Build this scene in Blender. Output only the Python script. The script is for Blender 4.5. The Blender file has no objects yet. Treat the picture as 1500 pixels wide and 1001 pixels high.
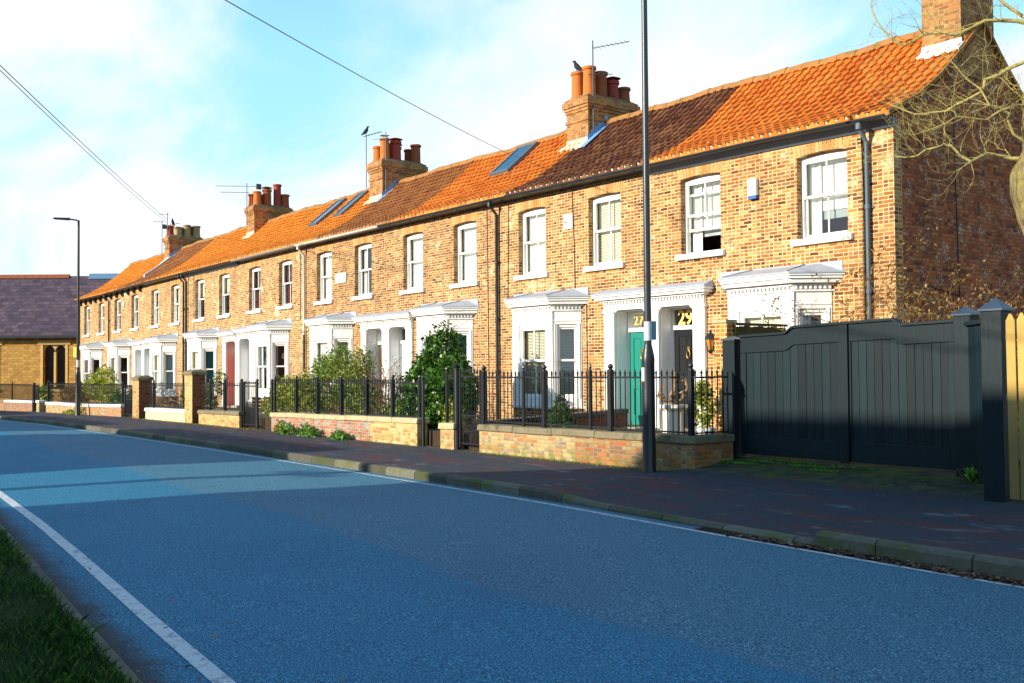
import bpy, bmesh, math, random
import numpy as np
from mathutils import Vector, Matrix
R = math.radians
scene = bpy.context.scene
C = scene.collection
rnd = random.Random(7)

# ------------------------------------------------------------------ helpers
def lerp_tab(tab, x):
    if x <= tab[0][0]: return tab[0][1]
    for (a, b), (c, d) in zip(tab, tab[1:]):
        if x <= c: return b + (d - b) * (x - a) / (c - a)
    return tab[-1][1]

D = 15.08                                            # plane of the terrace front
EAVES = [(-59, 5.63), (-53.7, 5.65), (-48.3, 5.74), (-42.7, 5.80), (-31.3, 5.85), (-20.6, 5.85), (-15, 5.81), (-12.2, 5.79), (-9.6, 5.74)]
def E(u): return lerp_tab(EAVES, u)
def HZ(u): return lerp_tab([(-58, -.2), (-44, -.12), (-33, 0), (0, 0)], u)
def GZ(u): return lerp_tab([(-130, -.55), (-60, -.36), (-52, -.2), (-44, -.1), (-38, -.02), (-30, 0), (-10, 0), (-5, -.04), (10, -.06)], u)
def KERB(u): return lerp_tab([(-130, 12), (-70, 8.9), (-41, 8.55), (-23, 8.62), (-15, 8.52), (-11, 8.44), (-7, 8.28), (-4, 8.24), (12, 8.2)], u)
def VERGE(u): return lerp_tab([(-130, 10.5), (-60, 5.6), (-30, 3.6), (-12.4, 2.35), (-7.15, 1.89), (-5.4, 1.75), (12, 1.0)], u)

class MB:
    def __init__(s): s.v = []; s.f = []; s.uv = {}; s.mi = []
    def add(s, vs, fs):
        o = len(s.v); s.v += [tuple(p) for p in vs]
        s.f += [tuple(i + o for i in f) for f in fs]; return o
    def box(s, x0, x1, y0, y1, z0, z1):
        s.add([(x, y, z) for x in (x0, x1) for y in (y0, y1) for z in (z0, z1)],
              [(0, 1, 3, 2), (4, 6, 7, 5), (0, 4, 5, 1), (2, 3, 7, 6), (0, 2, 6, 4), (1, 5, 7, 3)])
    def fbox(s, F, a0, a1, n0, n1, z0, z1):
        s.add([F(a, n, z) for a in (a0, a1) for n in (n0, n1) for z in (z0, z1)],
              [(0, 1, 3, 2), (4, 6, 7, 5), (0, 4, 5, 1), (2, 3, 7, 6), (0, 2, 6, 4), (1, 5, 7, 3)])
    def hexa(s, lo, hi):                             # two quads (lists of four points)
        s.add(list(lo) + list(hi), [(0, 3, 2, 1), (4, 5, 6, 7)] + [(i, (i + 1) % 4, 4 + (i + 1) % 4, 4 + i) for i in range(4)])
    def prism(s, poly, fn, h0, h1):                  # polygon in 2-D, fn(p,q,h) -> point
        n = len(poly)
        s.add([fn(p, q, h0) for p, q in poly] + [fn(p, q, h1) for p, q in poly],
              [tuple(range(n - 1, -1, -1)), tuple(range(n, 2 * n))] + [(i, (i + 1) % n, n + (i + 1) % n, n + i) for i in range(n)])
    def face(s, vs): s.add(vs, [tuple(range(len(vs)))])
    def tube(s, pts, rad, n=8, cap=True):
        pts = [Vector(p) for p in pts]
        if not isinstance(rad, (list, tuple)): rad = [rad] * len(pts)
        base = len(s.v); up = None
        for i, p in enumerate(pts):
            t = (pts[min(i + 1, len(pts) - 1)] - pts[max(i - 1, 0)]).normalized()
            if up is None or abs(up.dot(t)) > .95: up = Vector((0, 0, 1)) if abs(t.z) < .9 else Vector((1, 0, 0))
            a = t.cross(up).normalized(); b = a.cross(t).normalized(); up = b
            for k in range(n):
                w = 2 * math.pi * k / n
                s.v.append(tuple(p + (a * math.cos(w) + b * math.sin(w)) * rad[i]))
        for i in range(len(pts) - 1):
            for k in range(n):
                k2 = (k + 1) % n
                s.f.append((base + i * n + k, base + i * n + k2, base + (i + 1) * n + k2, base + (i + 1) * n + k))
        if cap:
            s.f.append(tuple(base + k for k in range(n - 1, -1, -1)))
            s.f.append(tuple(base + (len(pts) - 1) * n + k for k in range(n)))
    def lathe(s, c, prof, n=16):                     # prof: (r, z) from bottom to top
        base = len(s.v)
        for r, z in prof:
            for k in range(n):
                w = 2 * math.pi * k / n
                s.v.append((c[0] + r * math.cos(w), c[1] + r * math.sin(w), c[2] + z))
        for i in range(len(prof) - 1):
            for k in range(n):
                k2 = (k + 1) % n
                s.f.append((base + i * n + k, base + i * n + k2, base + (i + 1) * n + k2, base + (i + 1) * n + k))
        s.f.append(tuple(base + k for k in range(n - 1, -1, -1)))
        s.f.append(tuple(base + (len(prof) - 1) * n + k for k in range(n)))
    def build(s, name, m, parent=None, smooth=False, recalc=True, bevel=0):
        off = Vector((0, 0, 0))
        p = parent
        while p is not None: off = off + Vector(p.location); p = p.parent
        me = bpy.data.meshes.new(name)
        me.from_pydata([(x - off.x, y - off.y, z - off.z) for x, y, z in s.v], [], s.f)
        if s.uv:
            ul = me.uv_layers.new(name='uv')
            for poly in me.polygons:
                q = s.uv.get(poly.index)
                if q:
                    for li in poly.loop_indices: ul.data[li].uv = q
        if recalc:
            b = bmesh.new(); b.from_mesh(me); bmesh.ops.recalc_face_normals(b, faces=b.faces); b.to_mesh(me); b.free()
        if smooth:
            for q in me.polygons: q.use_smooth = True
        me.materials.append(m)
        o = bpy.data.objects.new(name, me); C.objects.link(o)
        if parent is not None: o.parent = parent
        if bevel:
            bv = o.modifiers.new('bevel', 'BEVEL'); bv.width = bevel; bv.segments = 2; bv.limit_method = 'ANGLE'
        if smooth:
            try: me.set_sharp_from_angle(angle=R(40))
            except Exception: pass
        return o

def thing(name, label, cat, loc, group=None):
    o = bpy.data.objects.new(name, None); C.objects.link(o); o.location = loc
    o.empty_display_size = .2
    return tag(o, label, cat, group)
def tag(o, label=None, cat=None, group=None, kind=None):
    if label: o['label'] = label
    if cat: o['category'] = cat
    if group: o['group'] = group
    if kind: o['kind'] = kind
    return o
def frame(o, a, n):
    o = Vector(o); a = Vector(a).normalized(); n = Vector(n).normalized()
    return lambda s, t, z: tuple(o + a * s + n * t + Vector((0, 0, z)))

# ------------------------------------------------------------------ materials
class NT:
    def __init__(s, name):
        s.m = bpy.data.materials.new(name); s.m.use_nodes = True; s.t = s.m.node_tree; s.t.nodes.clear()
        s.out = s.t.nodes.new('ShaderNodeOutputMaterial')
    def n(s, typ, ins=None, **at):
        nd = s.t.nodes.new(typ)
        for k, v in at.items(): setattr(nd, k, v)
        for k, v in (ins or {}).items(): s.put(nd.inputs[k], v)
        return nd
    def put(s, sock, v):
        if isinstance(v, bpy.types.NodeSocket): s.t.links.new(v, sock)
        elif isinstance(v, (tuple, list)) and len(v) == 3 and sock.type == 'RGBA': sock.default_value = (*v, 1)
        else: sock.default_value = v
    def m_(s, op, a, b=0.0, c=None):
        ins = {0: a, 1: b}
        if c is not None: ins[2] = c
        return s.n('ShaderNodeMath', ins, operation=op).outputs[0]
    def mix(s, f, a, b, blend='MIX'):
        nd = s.n('ShaderNodeMix', data_type='RGBA', blend_type=blend)
        s.put(nd.inputs[0], f); s.put(nd.inputs[6], a); s.put(nd.inputs[7], b); return nd.outputs[2]
    def noise(s, vec, scale, detail=4, rough=.55, out=0):
        ins = {'Scale': scale, 'Detail': detail, 'Roughness': rough}
        if vec is not None: ins['Vector'] = vec
        return s.n('ShaderNodeTexNoise', ins).outputs[out]
    def ramp(s, f, stops, interp='LINEAR'):
        nd = s.n('ShaderNodeValToRGB', {0: f}); cr = nd.color_ramp; cr.interpolation = interp
        while len(cr.elements) > 1: cr.elements.remove(cr.elements[-1])
        for i, (p, c) in enumerate(stops):
            e = cr.elements[0] if i == 0 else cr.elements.new(p)
            e.position = p; e.color = (*c, 1) if len(c) == 3 else c
        return nd.outputs[0]
    def step(s, x, a, b):
        nd = s.n('ShaderNodeMapRange', {0: x, 1: a, 2: b, 3: 0.0, 4: 1.0}); nd.interpolation_type = 'SMOOTHSTEP'; return nd.outputs[0]
    def pos(s): return s.n('ShaderNodeNewGeometry').outputs['Position']
    def bsdf(s, col, rough=.8, bump=None, bstr=.3, bdist=.01, metal=0, spec=.4, **kw):
        ins = {'Base Color': col, 'Roughness': rough, 'Metallic': metal, 'Specular IOR Level': spec}
        b = s.n('ShaderNodeBsdfPrincipled', ins)
        for k, v in kw.items(): s.put(b.inputs[k], v)
        if bump is not None:
            bn = s.n('ShaderNodeBump', {'Height': bump, 'Strength': bstr, 'Distance': bdist})
            s.put(b.inputs['Normal'], bn.outputs[0])
        s.put(s.out.inputs[0], b.outputs[0]); return s.m

def wallcoord(t):
    g = t.n('ShaderNodeNewGeometry'); p = t.n('ShaderNodeSeparateXYZ', {0: g.outputs['Position']}); q = t.n('ShaderNodeSeparateXYZ', {0: g.outputs['True Normal']})
    side = t.m_('GREATER_THAN', t.m_('ABSOLUTE', q.outputs[0]), .7)
    u = t.m_('ADD', t.m_('MULTIPLY', p.outputs[1], side), t.m_('MULTIPLY', p.outputs[0], t.m_('SUBTRACT', 1.0, side)))
    return u, p.outputs[2], g.outputs['Position'], p

def brick_mat(name, stops, mortar, bw=.196, bh=.066, stain=(.3, .2, .1), stain_amt=.35, white=0.0, moss=0.0, whitez=None, rough_mortar=.35, tint=True, pale=.0):
    t = NT(name); u, v, P, sep = wallcoord(t)
    wob = t.m_('MULTIPLY', t.m_('SUBTRACT', t.noise(P, 9, 3), .5), .022)
    u = t.m_('ADD', u, wob); v = t.m_('ADD', v, t.m_('MULTIPLY', wob, .6))
    vr = t.m_('DIVIDE', v, bh); row = t.m_('FLOOR', vr)
    par = t.m_('FLOORED_MODULO', row, 2.0)
    x = t.m_('ADD', t.m_('DIVIDE', u, bw), t.m_('MULTIPLY', par, .5)); col = t.m_('FLOOR', x)
    fx = t.m_('SUBTRACT', x, col); fy = t.m_('SUBTRACT', vr, row)
    # some stretchers are really two headers
    hv = t.n('ShaderNodeCombineXYZ', {0: t.m_('ADD', col, 31.3), 1: row, 2: 4.0}).outputs[0]
    hd = t.m_('GREATER_THAN', t.n('ShaderNodeTexWhiteNoise', {0: hv}, noise_dimensions='3D').outputs[0], .62)
    half = t.m_('MULTIPLY', t.m_('FLOOR', t.m_('MULTIPLY', fx, 2.0)), hd)
    fh = t.m_('SUBTRACT', t.m_('MULTIPLY', fx, 2.0), t.m_('FLOOR', t.m_('MULTIPLY', fx, 2.0)))
    ex1 = t.m_('MULTIPLY', t.m_('MINIMUM', fx, t.m_('SUBTRACT', 1.0, fx)), bw)
    ex2 = t.m_('MULTIPLY', t.m_('MINIMUM', fh, t.m_('SUBTRACT', 1.0, fh)), bw * .5)
    ex = t.m_('ADD', t.m_('MULTIPLY', ex2, hd), t.m_('MULTIPLY', ex1, t.m_('SUBTRACT', 1.0, hd)))
    ey = t.m_('MULTIPLY', t.m_('MINIMUM', fy, t.m_('SUBTRACT', 1.0, fy)), bh)
    e = t.m_('MINIMUM', ex, ey)
    e = t.m_('ADD', e, t.m_('MULTIPLY', t.m_('SUBTRACT', t.noise(P, 45, 3), .5), .007))
    mk = t.step(e, .0048, .0105)
    bv = t.n('ShaderNodeCombineXYZ', {0: col, 1: row, 2: half}).outputs[0]
    wn = t.n('ShaderNodeTexWhiteNoise', {0: bv}, noise_dimensions='3D')
    bc = t.ramp(wn.outputs[0], stops)
    bc = t.mix(.55, bc, t.mix(1.0, bc, t.ramp(t.noise(P, 60, 4, .7), [(.3, (.5, .45, .4)), (.7, (1.4, 1.4, 1.35))]), 'MULTIPLY'))
    pp = t.m_('MULTIPLY', t.step(t.noise(P, 1.7, 6, .75), .56, .70), pale); bc = t.mix(pp, bc, tuple(c * 1.0 for c in mortar))
    mo = t.mix(t.noise(P, 30, 3), mortar, tuple(c * .62 for c in mortar))
    colr = t.mix(mk, mo, bc)
    sm = t.n('ShaderNodeMapping', {'Vector': P, 'Scale': (1.5, 1.5, .45)}).outputs[0]
    st = t.step(t.noise(sm, 1.1, 7, .7), .46, .70)
    colr = t.mix(t.m_('MULTIPLY', st, stain_amt), colr, t.mix(.6, colr, stain))
    if white:
        wv = t.step(t.noise(P, 2.6, 6, .75), .5, .66)
        wv = t.m_('MULTIPLY', wv, t.step(t.noise(P, 26, 4, .7), .50, .58))
        colr = t.mix(t.m_('MULTIPLY', wv, white), colr, (.62, .55, .45))
    if moss:
        mz = t.m_('MULTIPLY', t.step(sep.outputs[2], .5, .1), t.step(t.noise(P, 5, 5, .7), .42, .62))
        colr = t.mix(t.m_('MULTIPLY', mz, moss), colr, (.14, .16, .03))
    if tint:
        oi = t.n('ShaderNodeObjectInfo'); colr = t.mix(1.0, colr, oi.outputs['Color'], 'MULTIPLY')
    h = t.m_('ADD', t.m_('MULTIPLY', mk, 1.0), t.m_('MULTIPLY', t.noise(P, 70, 3), .5))
    h = t.m_('ADD', h, t.m_('MULTIPLY', wn.outputs[0], .45))
    return t.bsdf(colr, .9, h, .7, .012, spec=.2)

def plain(name, col, rough=.6, var=.12, scale=6, spec=.4, metal=0, bstr=.1, grain=40, dirt=None, dirt_amt=.5):
    t = NT(name); P = t.pos()
    c2 = t.mix(t.noise(P, scale, 5, .65), tuple(c * (1 - var) for c in col), tuple(min(1, c * (1 + var)) for c in col))
    if dirt:
        c2 = t.mix(t.m_('MULTIPLY', t.step(t.noise(P, scale * .6, 6, .7), .5, .7), dirt_amt), c2, dirt)
    return t.bsdf(c2, rough, t.noise(P, grain, 4), bstr, .01, metal, spec)

M = {}
TAN = [(0, (.09, .036, .014)), (.14, (.29, .105, .028)), (.30, (.41, .175, .046)), (.44, (.50, .255, .078)), (.58, (.21, .078, .026)), (.70, (.37, .142, .036)), (.82, (.58, .37, .16)), (.90, (.13, .052, .022)), (1, (.43, .23, .075))]
M['brick'] = brick_mat('tan_brick', TAN, (.80, .65, .41), stain=(.14, .07, .028), stain_amt=.6, pale=.8)
M['brick_gable'] = brick_mat('red_gable_brick', [(0, (.13, .038, .016)), (.3, (.42, .10, .030)), (.6, (.55, .155, .045)), (.85, (.28, .065, .022)), (1, (.58, .22, .08))], (.26, .14, .085), stain=(.08, .03, .016), stain_amt=.55, white=1.0, tint=False)
M['brick_chimney'] = brick_mat('chimney_brick', [(0, (.26, .085, .025)), (.4, (.44, .175, .05)), (.75, (.52, .26, .085)), (1, (.18, .06, .025))], (.46, .33, .17), stain=(.12, .07, .03), stain_amt=.7, tint=False)
M['brick_cream'] = brick_mat('cream_wall_brick', [(0, (.52, .36, .17)), (.5, (.62, .46, .25)), (.8, (.46, .27, .12)), (1, (.33, .13, .06))], (.56, .46, .30), stain=(.40, .28, .13), white=.5, moss=.7, tint=True)
M['brick_red'] = brick_mat('red_wall_brick', [(0, (.46, .07, .025)), (.22, (.52, .12, .045)), (.42, (.20, .17, .17)), (.62, (.34, .30, .28)), (.82, (.50, .17, .08)), (1, (.16, .09, .08))], (.52, .43, .32), stain=(.38, .30, .2), white=.6, moss=.7, tint=True)
M['brick_mixed'] = brick_mat('mixed_wall_brick', [(0, (.40, .30, .15)), (.3, (.50, .36, .17)), (.5, (.22, .17, .14)), (.66, (.44, .30, .12)), (.84, (.48, .15, .05)), (1, (.38, .20, .09))], (.45, .37, .22), stain=(.30, .22, .08), white=.4, moss=.9, tint=True)
M['brick_old'] = brick_mat('old_red_and_yellow_brick', [(0, (.34, .26, .13)), (.25, (.42, .10, .03)), (.5, (.16, .12, .10)), (.7, (.50, .16, .05)), (.85, (.30, .20, .08)), (1, (.40, .30, .14))], (.34, .27, .15), stain=(.14, .11, .03), white=.3, moss=.95, tint=False)
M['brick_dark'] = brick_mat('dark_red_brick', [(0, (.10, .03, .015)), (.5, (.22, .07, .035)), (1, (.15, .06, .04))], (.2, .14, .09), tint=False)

def arch_mat():
    t = NT('arch_brick'); g = t.n('ShaderNodeNewGeometry')
    c = t.ramp(g.outputs['Random Per Island'], [(0, (.36, .16, .05)), (.3, (.52, .29, .10)), (.6, (.60, .38, .16)), (.85, (.42, .18, .05)), (1, (.62, .44, .22))])
    c = t.mix(.5, c, t.mix(1.0, c, t.ramp(t.noise(g.outputs['Position'], 60, 4, .7), [(.3, (.55, .5, .45)), (.7, (1.3, 1.3, 1.25))]), 'MULTIPLY'))
    return t.bsdf(c, .9, t.noise(g.outputs['Position'], 60, 3), .4, .01, spec=.2)
M['arch'] = arch_mat()

def tile_mat(name, stops, mossy=.25):
    t = NT(name); uv = t.n('ShaderNodeUVMap').outputs[0]; P = t.pos()
    us = t.n('ShaderNodeSeparateXYZ', {0: uv}); fl = t.m_('FLOOR', us.outputs[0])
    wn = t.n('ShaderNodeTexWhiteNoise', {0: t.n('ShaderNodeCombineXYZ', {0: fl, 1: us.outputs[1], 2: 0.0}).outputs[0]}, noise_dimensions='2D').outputs[0]
    lap = t.step(t.m_('SUBTRACT', us.outputs[0], fl), .84, .90)
    f = t.m_('ADD', t.m_('MULTIPLY', wn, .55), t.m_('MULTIPLY', t.noise(P, .8, 5, .65), .36))
    c = t.ramp(f, stops)
    c = t.mix(.5, c, t.mix(1.0, c, t.ramp(t.noise(P, 28, 5, .75), [(.3, (.5, .46, .42)), (.7, (1.3, 1.3, 1.25))]), 'MULTIPLY'))
    mo = t.m_('MULTIPLY', t.step(t.noise(P, 3.2, 6, .75), .55, .72), mossy)
    c = t.mix(mo, c, (.12, .085, .04)); c = t.mix(t.m_('MULTIPLY', lap, .55), c, (.075, .026, .012))
    return t.bsdf(c, .82, t.noise(P, 50, 4), .35, .01, spec=.25)
M['tile_orange'] = tile_mat('orange_pantile', [(.1, (.58, .135, .016)), (.4, (.76, .215, .024)), (.65, (.84, .28, .036)), (.95, (.84, .36, .07))])
M['tile_bright'] = tile_mat('bright_orange_pantile', [(.1, (.66, .19, .018)), (.5, (.82, .28, .028)), (.95, (.84, .36, .05))], .08)
M['tile_brown'] = tile_mat('brown_pantile', [(.1, (.24, .085, .028)), (.4, (.38, .14, .04)), (.7, (.46, .19, .055)), (.95, (.52, .24, .08))])
M['tile_dark'] = tile_mat('dark_pantile', [(.1, (.07, .024, .014)), (.35, (.13, .042, .018)), (.6, (.22, .085, .035)), (.9, (.40, .21, .10))], .3)
M['ridge'] = plain('mossy_ridge_tile', (.34, .155, .05), .9, .35, 4, .2, dirt=(.13, .115, .03), dirt_amt=.85)
M['fillet'] = plain('mortar_fillet', (.62, .52, .36), .95, .2, 8, .1)
M['white'] = plain('white_paint', (.80, .79, .76), .42, .04, 3, .4, bstr=.04, dirt=(.58, .54, .45), dirt_amt=.5)
M['cream'] = plain('cream_paint', (.78, .74, .64), .45, .05, 3, .4, bstr=.04)
M['pinkrender'] = plain('pink_painted_brick', (.66, .40, .30), .8, .15, 6, .2)
M['sill'] = plain('painted_stone_sill', (.76, .73, .66), .7, .08, 4, .3, dirt=(.5, .45, .36), dirt_amt=.4)
M['lead'] = plain('lead_sheet', (.36, .40, .46), .5, .2, 5, .5, dirt=(.22, .23, .24), dirt_amt=.5)
M['bluelead'] = plain('blue_lead_flashing', (.16, .33, .55), .45, .2, 5, .5)
M['mutedlead'] = plain('grey_blue_lead', (.10, .20, .31), .5, .2, 5, .4)
M['black'] = plain('black_iron_paint', (.012, .014, .018), .38, .3, 10, .5, bstr=.15)
M['gutter'] = plain('dark_gutter_paint', (.018, .026, .032), .35, .2, 8, .5)
M['palegutter'] = plain('pale_gutter_paint', (.60, .58, .52), .5, .1, 8, .4)
M['greygutter'] = plain('grey_gutter_paint', (.22, .23, .24), .5, .15, 8, .4)
M['fascia'] = plain('fascia_board', (.10, .13, .16), .55, .2, 5, .4)
M['brass'] = plain('brass', (.80, .52, .16), .3, .1, 20, .5, 1)
M['coping'] = plain('weathered_stone_coping', (.20, .17, .105), .95, .35, 5, .15, bstr=.5, dirt=(.07, .07, .035), dirt_amt=.8)
M['copinglight'] = plain('pale_stone_coping', (.46, .38, .22), .95, .25, 5, .15, bstr=.4, dirt=(.22, .2, .09), dirt_amt=.6)
M['copingwhite'] = plain('whitewashed_coping', (.74, .71, .64), .9, .1, 5, .2, bstr=.2)
M['render'] = plain('cream_render', (.66, .53, .32), .95, .15, 3, .15, bstr=.3, dirt=(.36, .3, .12), dirt_amt=.5)
M['stone'] = plain('stone', (.42, .36, .26), .9, .2, 6, .2, bstr=.4)
M['darkstone'] = plain('damp_stone', (.10, .09, .07), .9, .3, 6, .2, bstr=.4, dirt=(.05, .06, .02))
M['flaunch'] = plain('mossy_flaunching', (.20, .16, .09), .95, .35, 6, .1, bstr=.8, dirt=(.09, .10, .03), dirt_amt=.9)
M['pot_orange'] = plain('orange_terracotta', (.54, .16, .035), .8, .25, 7, .2, dirt=(.26, .10, .04), dirt_amt=.5)
M['pot_red'] = plain('dark_red_terracotta', (.30, .055, .035), .75, .25, 7, .25, dirt=(.10, .04, .03), dirt_amt=.5)
M['pot_brown'] = plain('sooty_brown_terracotta', (.28, .085, .03), .85, .3, 7, .2, dirt=(.10, .07, .05), dirt_amt=.6)
M['pot_buff'] = plain('buff_clay_pot', (.38, .27, .12), .85, .3, 7, .2, dirt=(.13, .13, .07), dirt_amt=.7)
M['curtain'] = plain('white_curtain', (.78, .77, .73), .9, .05, 3, .1)
M['net'] = plain('grey_net', (.36, .40, .42), .9, .1, 3, .1)
M['blind'] = plain('cream_blind', (.72, .68, .56), .8, .05, 3, .2)
M['tealcurtain'] = plain('teal_curtain', (.04, .30, .30), .9, .1, 3, .1)  # colour of a reflection in the bay glass, put on a drape
M['redcurtain'] = plain('dark_red_curtain', (.16, .03, .025), .9, .2, 3, .1)
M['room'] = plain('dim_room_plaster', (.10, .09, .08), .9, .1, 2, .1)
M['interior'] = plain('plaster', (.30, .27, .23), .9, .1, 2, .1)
M['timber'] = plain('house_floorboards', (.16, .10, .06), .8, .2, 4, .2)
for k, c in dict(teal=(.015, .21, .16), black=(.012, .013, .015), white=(.74, .75, .76), brown=(.10, .07, .03), red=(.55, .025, .02), blue=(.62, .70, .78)).items():
    M['door_' + k] = plain(k + '_door_paint', c, .3, .08, 4, .5, bstr=.03)
def glass():
    t = NT('window_glass')
    fr = t.n('ShaderNodeFresnel', {'IOR': 1.5}).outputs[0]
    gl = t.n('ShaderNodeBsdfGlossy', {'Color': (1, 1, 1), 'Roughness': .02})
    bn = t.n('ShaderNodeBump', {'Height': t.noise(t.pos(), 2.2, 2), 'Strength': .06, 'Distance': .05}); t.put(gl.inputs['Normal'], bn.outputs[0])
    tr = t.n('ShaderNodeBsdfTransparent', {'Color': (.86, .90, .88)})
    mx = t.n('ShaderNodeMixShader', {0: t.m_('ADD', t.m_('MULTIPLY', fr, 1.0), .05), 1: tr.outputs[0], 2: gl.outputs[0]})
    t.put(t.out.inputs[0], mx.outputs[0]); return t.m
M['glass'] = glass()
M['skyglass'] = NT('skylight_glass').bsdf((.03, .09, .14), .06, spec=.9)

def asphalt():
    t = NT('road_asphalt'); P = t.pos(); sp = t.n('ShaderNodeSeparateXYZ', {0: P})
    big = t.noise(P, .35, 6, .6); mid = t.noise(P, 2.2, 5, .65); fine = t.noise(P, 95, 3, .75)
    vor = t.n('ShaderNodeTexVoronoi', {'Vector': P, 'Scale': 48.0}).outputs[0]
    col = t.ramp(fine, [(.34, (.001, .018, .048)), (.5, (.006, .165, .31)), (.67, (.10, .64, .86))])
    seam = t.m_('ADD', sp.outputs[1], t.m_('ADD', t.m_('MULTIPLY', sp.outputs[0], .055), t.m_('MULTIPLY', t.m_('SUBTRACT', big, .5), .9)))
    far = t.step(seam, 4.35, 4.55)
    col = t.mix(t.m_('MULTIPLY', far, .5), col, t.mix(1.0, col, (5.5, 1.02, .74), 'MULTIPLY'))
    crack = t.m_('SUBTRACT', 1.0, t.step(t.m_('ABSOLUTE', t.m_('SUBTRACT', seam, 4.45)), .0, .05))
    col = t.mix(t.m_('MULTIPLY', crack, t.m_('MULTIPLY', t.step(mid, .45, .6), .45)), col, (.10, .17, .22))
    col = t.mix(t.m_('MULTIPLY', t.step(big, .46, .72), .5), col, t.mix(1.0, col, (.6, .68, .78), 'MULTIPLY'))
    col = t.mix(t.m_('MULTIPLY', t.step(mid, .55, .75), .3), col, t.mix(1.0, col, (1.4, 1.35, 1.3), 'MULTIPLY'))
    col = t.mix(.6, col, t.mix(1.0, col, t.ramp(vor, [(0, (1.7, 1.65, 1.6)), (.6, (.6, .62, .66))]), 'MULTIPLY'))
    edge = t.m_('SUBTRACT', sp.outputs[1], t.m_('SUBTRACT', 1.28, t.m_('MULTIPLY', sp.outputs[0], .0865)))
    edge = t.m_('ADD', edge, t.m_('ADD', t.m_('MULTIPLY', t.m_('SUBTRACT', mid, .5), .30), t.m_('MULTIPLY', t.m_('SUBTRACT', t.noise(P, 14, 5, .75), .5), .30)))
    col = t.mix(t.m_('MULTIPLY', t.step(edge, .30, .04), .9), col, t.mix(fine, (.006, .007, .008), (.035, .034, .03)))  # dirt along the verge, with the gutter's shade put into its colour
    return t.bsdf(col, .75, t.m_('ADD', fine, vor), .9, .012, spec=.35)
M['road'] = asphalt()
def pavement():
    t = NT('pavement_asphalt'); P = t.pos(); sp = t.n('ShaderNodeSeparateXYZ', {0: P})
    st = t.n('ShaderNodeMapping', {'Vector': P, 'Scale': (.55, 1.6, 1)}).outputs[0]
    fine = t.noise(P, 110, 3, .75); big = t.noise(st, 1.5, 6, .7)
    col = t.ramp(fine, [(.3, (.008, .011, .017)), (.5, (.030, .039, .053)), (.72, (.11, .13, .155))])
    col = t.mix(t.m_('MULTIPLY', t.step(big, .47, .62), .75), col, t.mix(.5, (.14, .034, .03), t.mix(1.0, col, (2.2, .7, .55), 'MULTIPLY')))
    wear = t.step(t.noise(st, 2.6, 6, .7), .56, .74)
    col = t.mix(t.m_('MULTIPLY', wear, .75), col, (.22, .24, .28))
    gate = t.m_('MULTIPLY', t.step(sp.outputs[1], 10.6, 11.7), t.step(sp.outputs[0], -11.0, -10.2))
    ms = t.step(t.noise(P, 2.4, 6, .75), .44, .60)
    col = t.mix(t.m_('MULTIPLY', gate, .75), col, (.010, .011, .010))
    col = t.mix(t.m_('MULTIPLY', t.m_('MULTIPLY', gate, ms), .9), col, t.mix(fine, (.02, .04, .004), (.08, .12, .010)))
    edge = t.m_('MULTIPLY', t.step(sp.outputs[1], 10.85, 11.15), t.step(t.noise(P, 4, 6, .75), .4, .6))
    col = t.mix(t.m_('MULTIPLY', edge, .6), col, (.10, .10, .025))
    return t.bsdf(col, .85, fine, .8, .01, spec=.3)
M['pavement'] = pavement()
def kerbm():
    t = NT('kerb_stone'); P = t.pos(); sp = t.n('ShaderNodeSeparateXYZ', {0: P})
    c = t.mix(t.noise(P, 14, 5, .7), (.07, .065, .05), (.20, .185, .14))
    c = t.mix(t.m_('MULTIPLY', t.step(t.noise(P, 1.6, 5, .65), .47, .62), .75), c, (.09, .11, .03))
    seg = t.m_('FRACT', t.m_('DIVIDE', sp.outputs[0], .92)); jt = t.m_('LESS_THAN', seg, .018)
    c = t.mix(t.m_('MULTIPLY', jt, .85), c, (.02, .02, .015))
    wn = t.n('ShaderNodeTexWhiteNoise', {1: t.m_('FLOOR', t.m_('DIVIDE', sp.outputs[0], .92))}, noise_dimensions='1D').outputs[0]
    c = t.mix(1.0, c, t.ramp(wn, [(0, (.6, .6, .6)), (1, (1.25, 1.25, 1.2))]), 'MULTIPLY')
    return t.bsdf(c, .9, t.noise(P, 60, 4), .5, .01, spec=.2)
M['kerb'] = kerbm()
def lineMat():
    t = NT('worn_road_paint'); P = t.pos()
    c = t.mix(t.m_('MULTIPLY', t.step(t.noise(P, 11, 7, .8), .52, .60), .6), t.mix(t.noise(P, 60, 3), (.46, .50, .52), (.72, .74, .74)), (.05, .085, .12))
    return t.bsdf(c, .7, t.noise(P, 90, 3), .6, .01)
M['line'] = lineMat()
def groundMat(name, a, b, sc=3):
    t = NT(name); P = t.pos()
    return t.bsdf(t.mix(t.noise(P, sc, 7, .7), a, b), .95, t.noise(P, 30, 5), .6, .03, spec=.1)
M['soil'] = groundMat('soil', (.03, .02, .012), (.075, .055, .035), 8)
M['turf'] = groundMat('turf', (.010, .020, .004), (.026, .052, .008), 5)
M['land'] = groundMat('land', (.03, .045, .018), (.07, .085, .035), .6)
M['gravel'] = groundMat('garden_gravel', (.07, .055, .04), (.24, .19, .13), 26)
M['litter_bed'] = groundMat('gutter_silt', (.012, .010, .008), (.05, .038, .024), 20)

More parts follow.
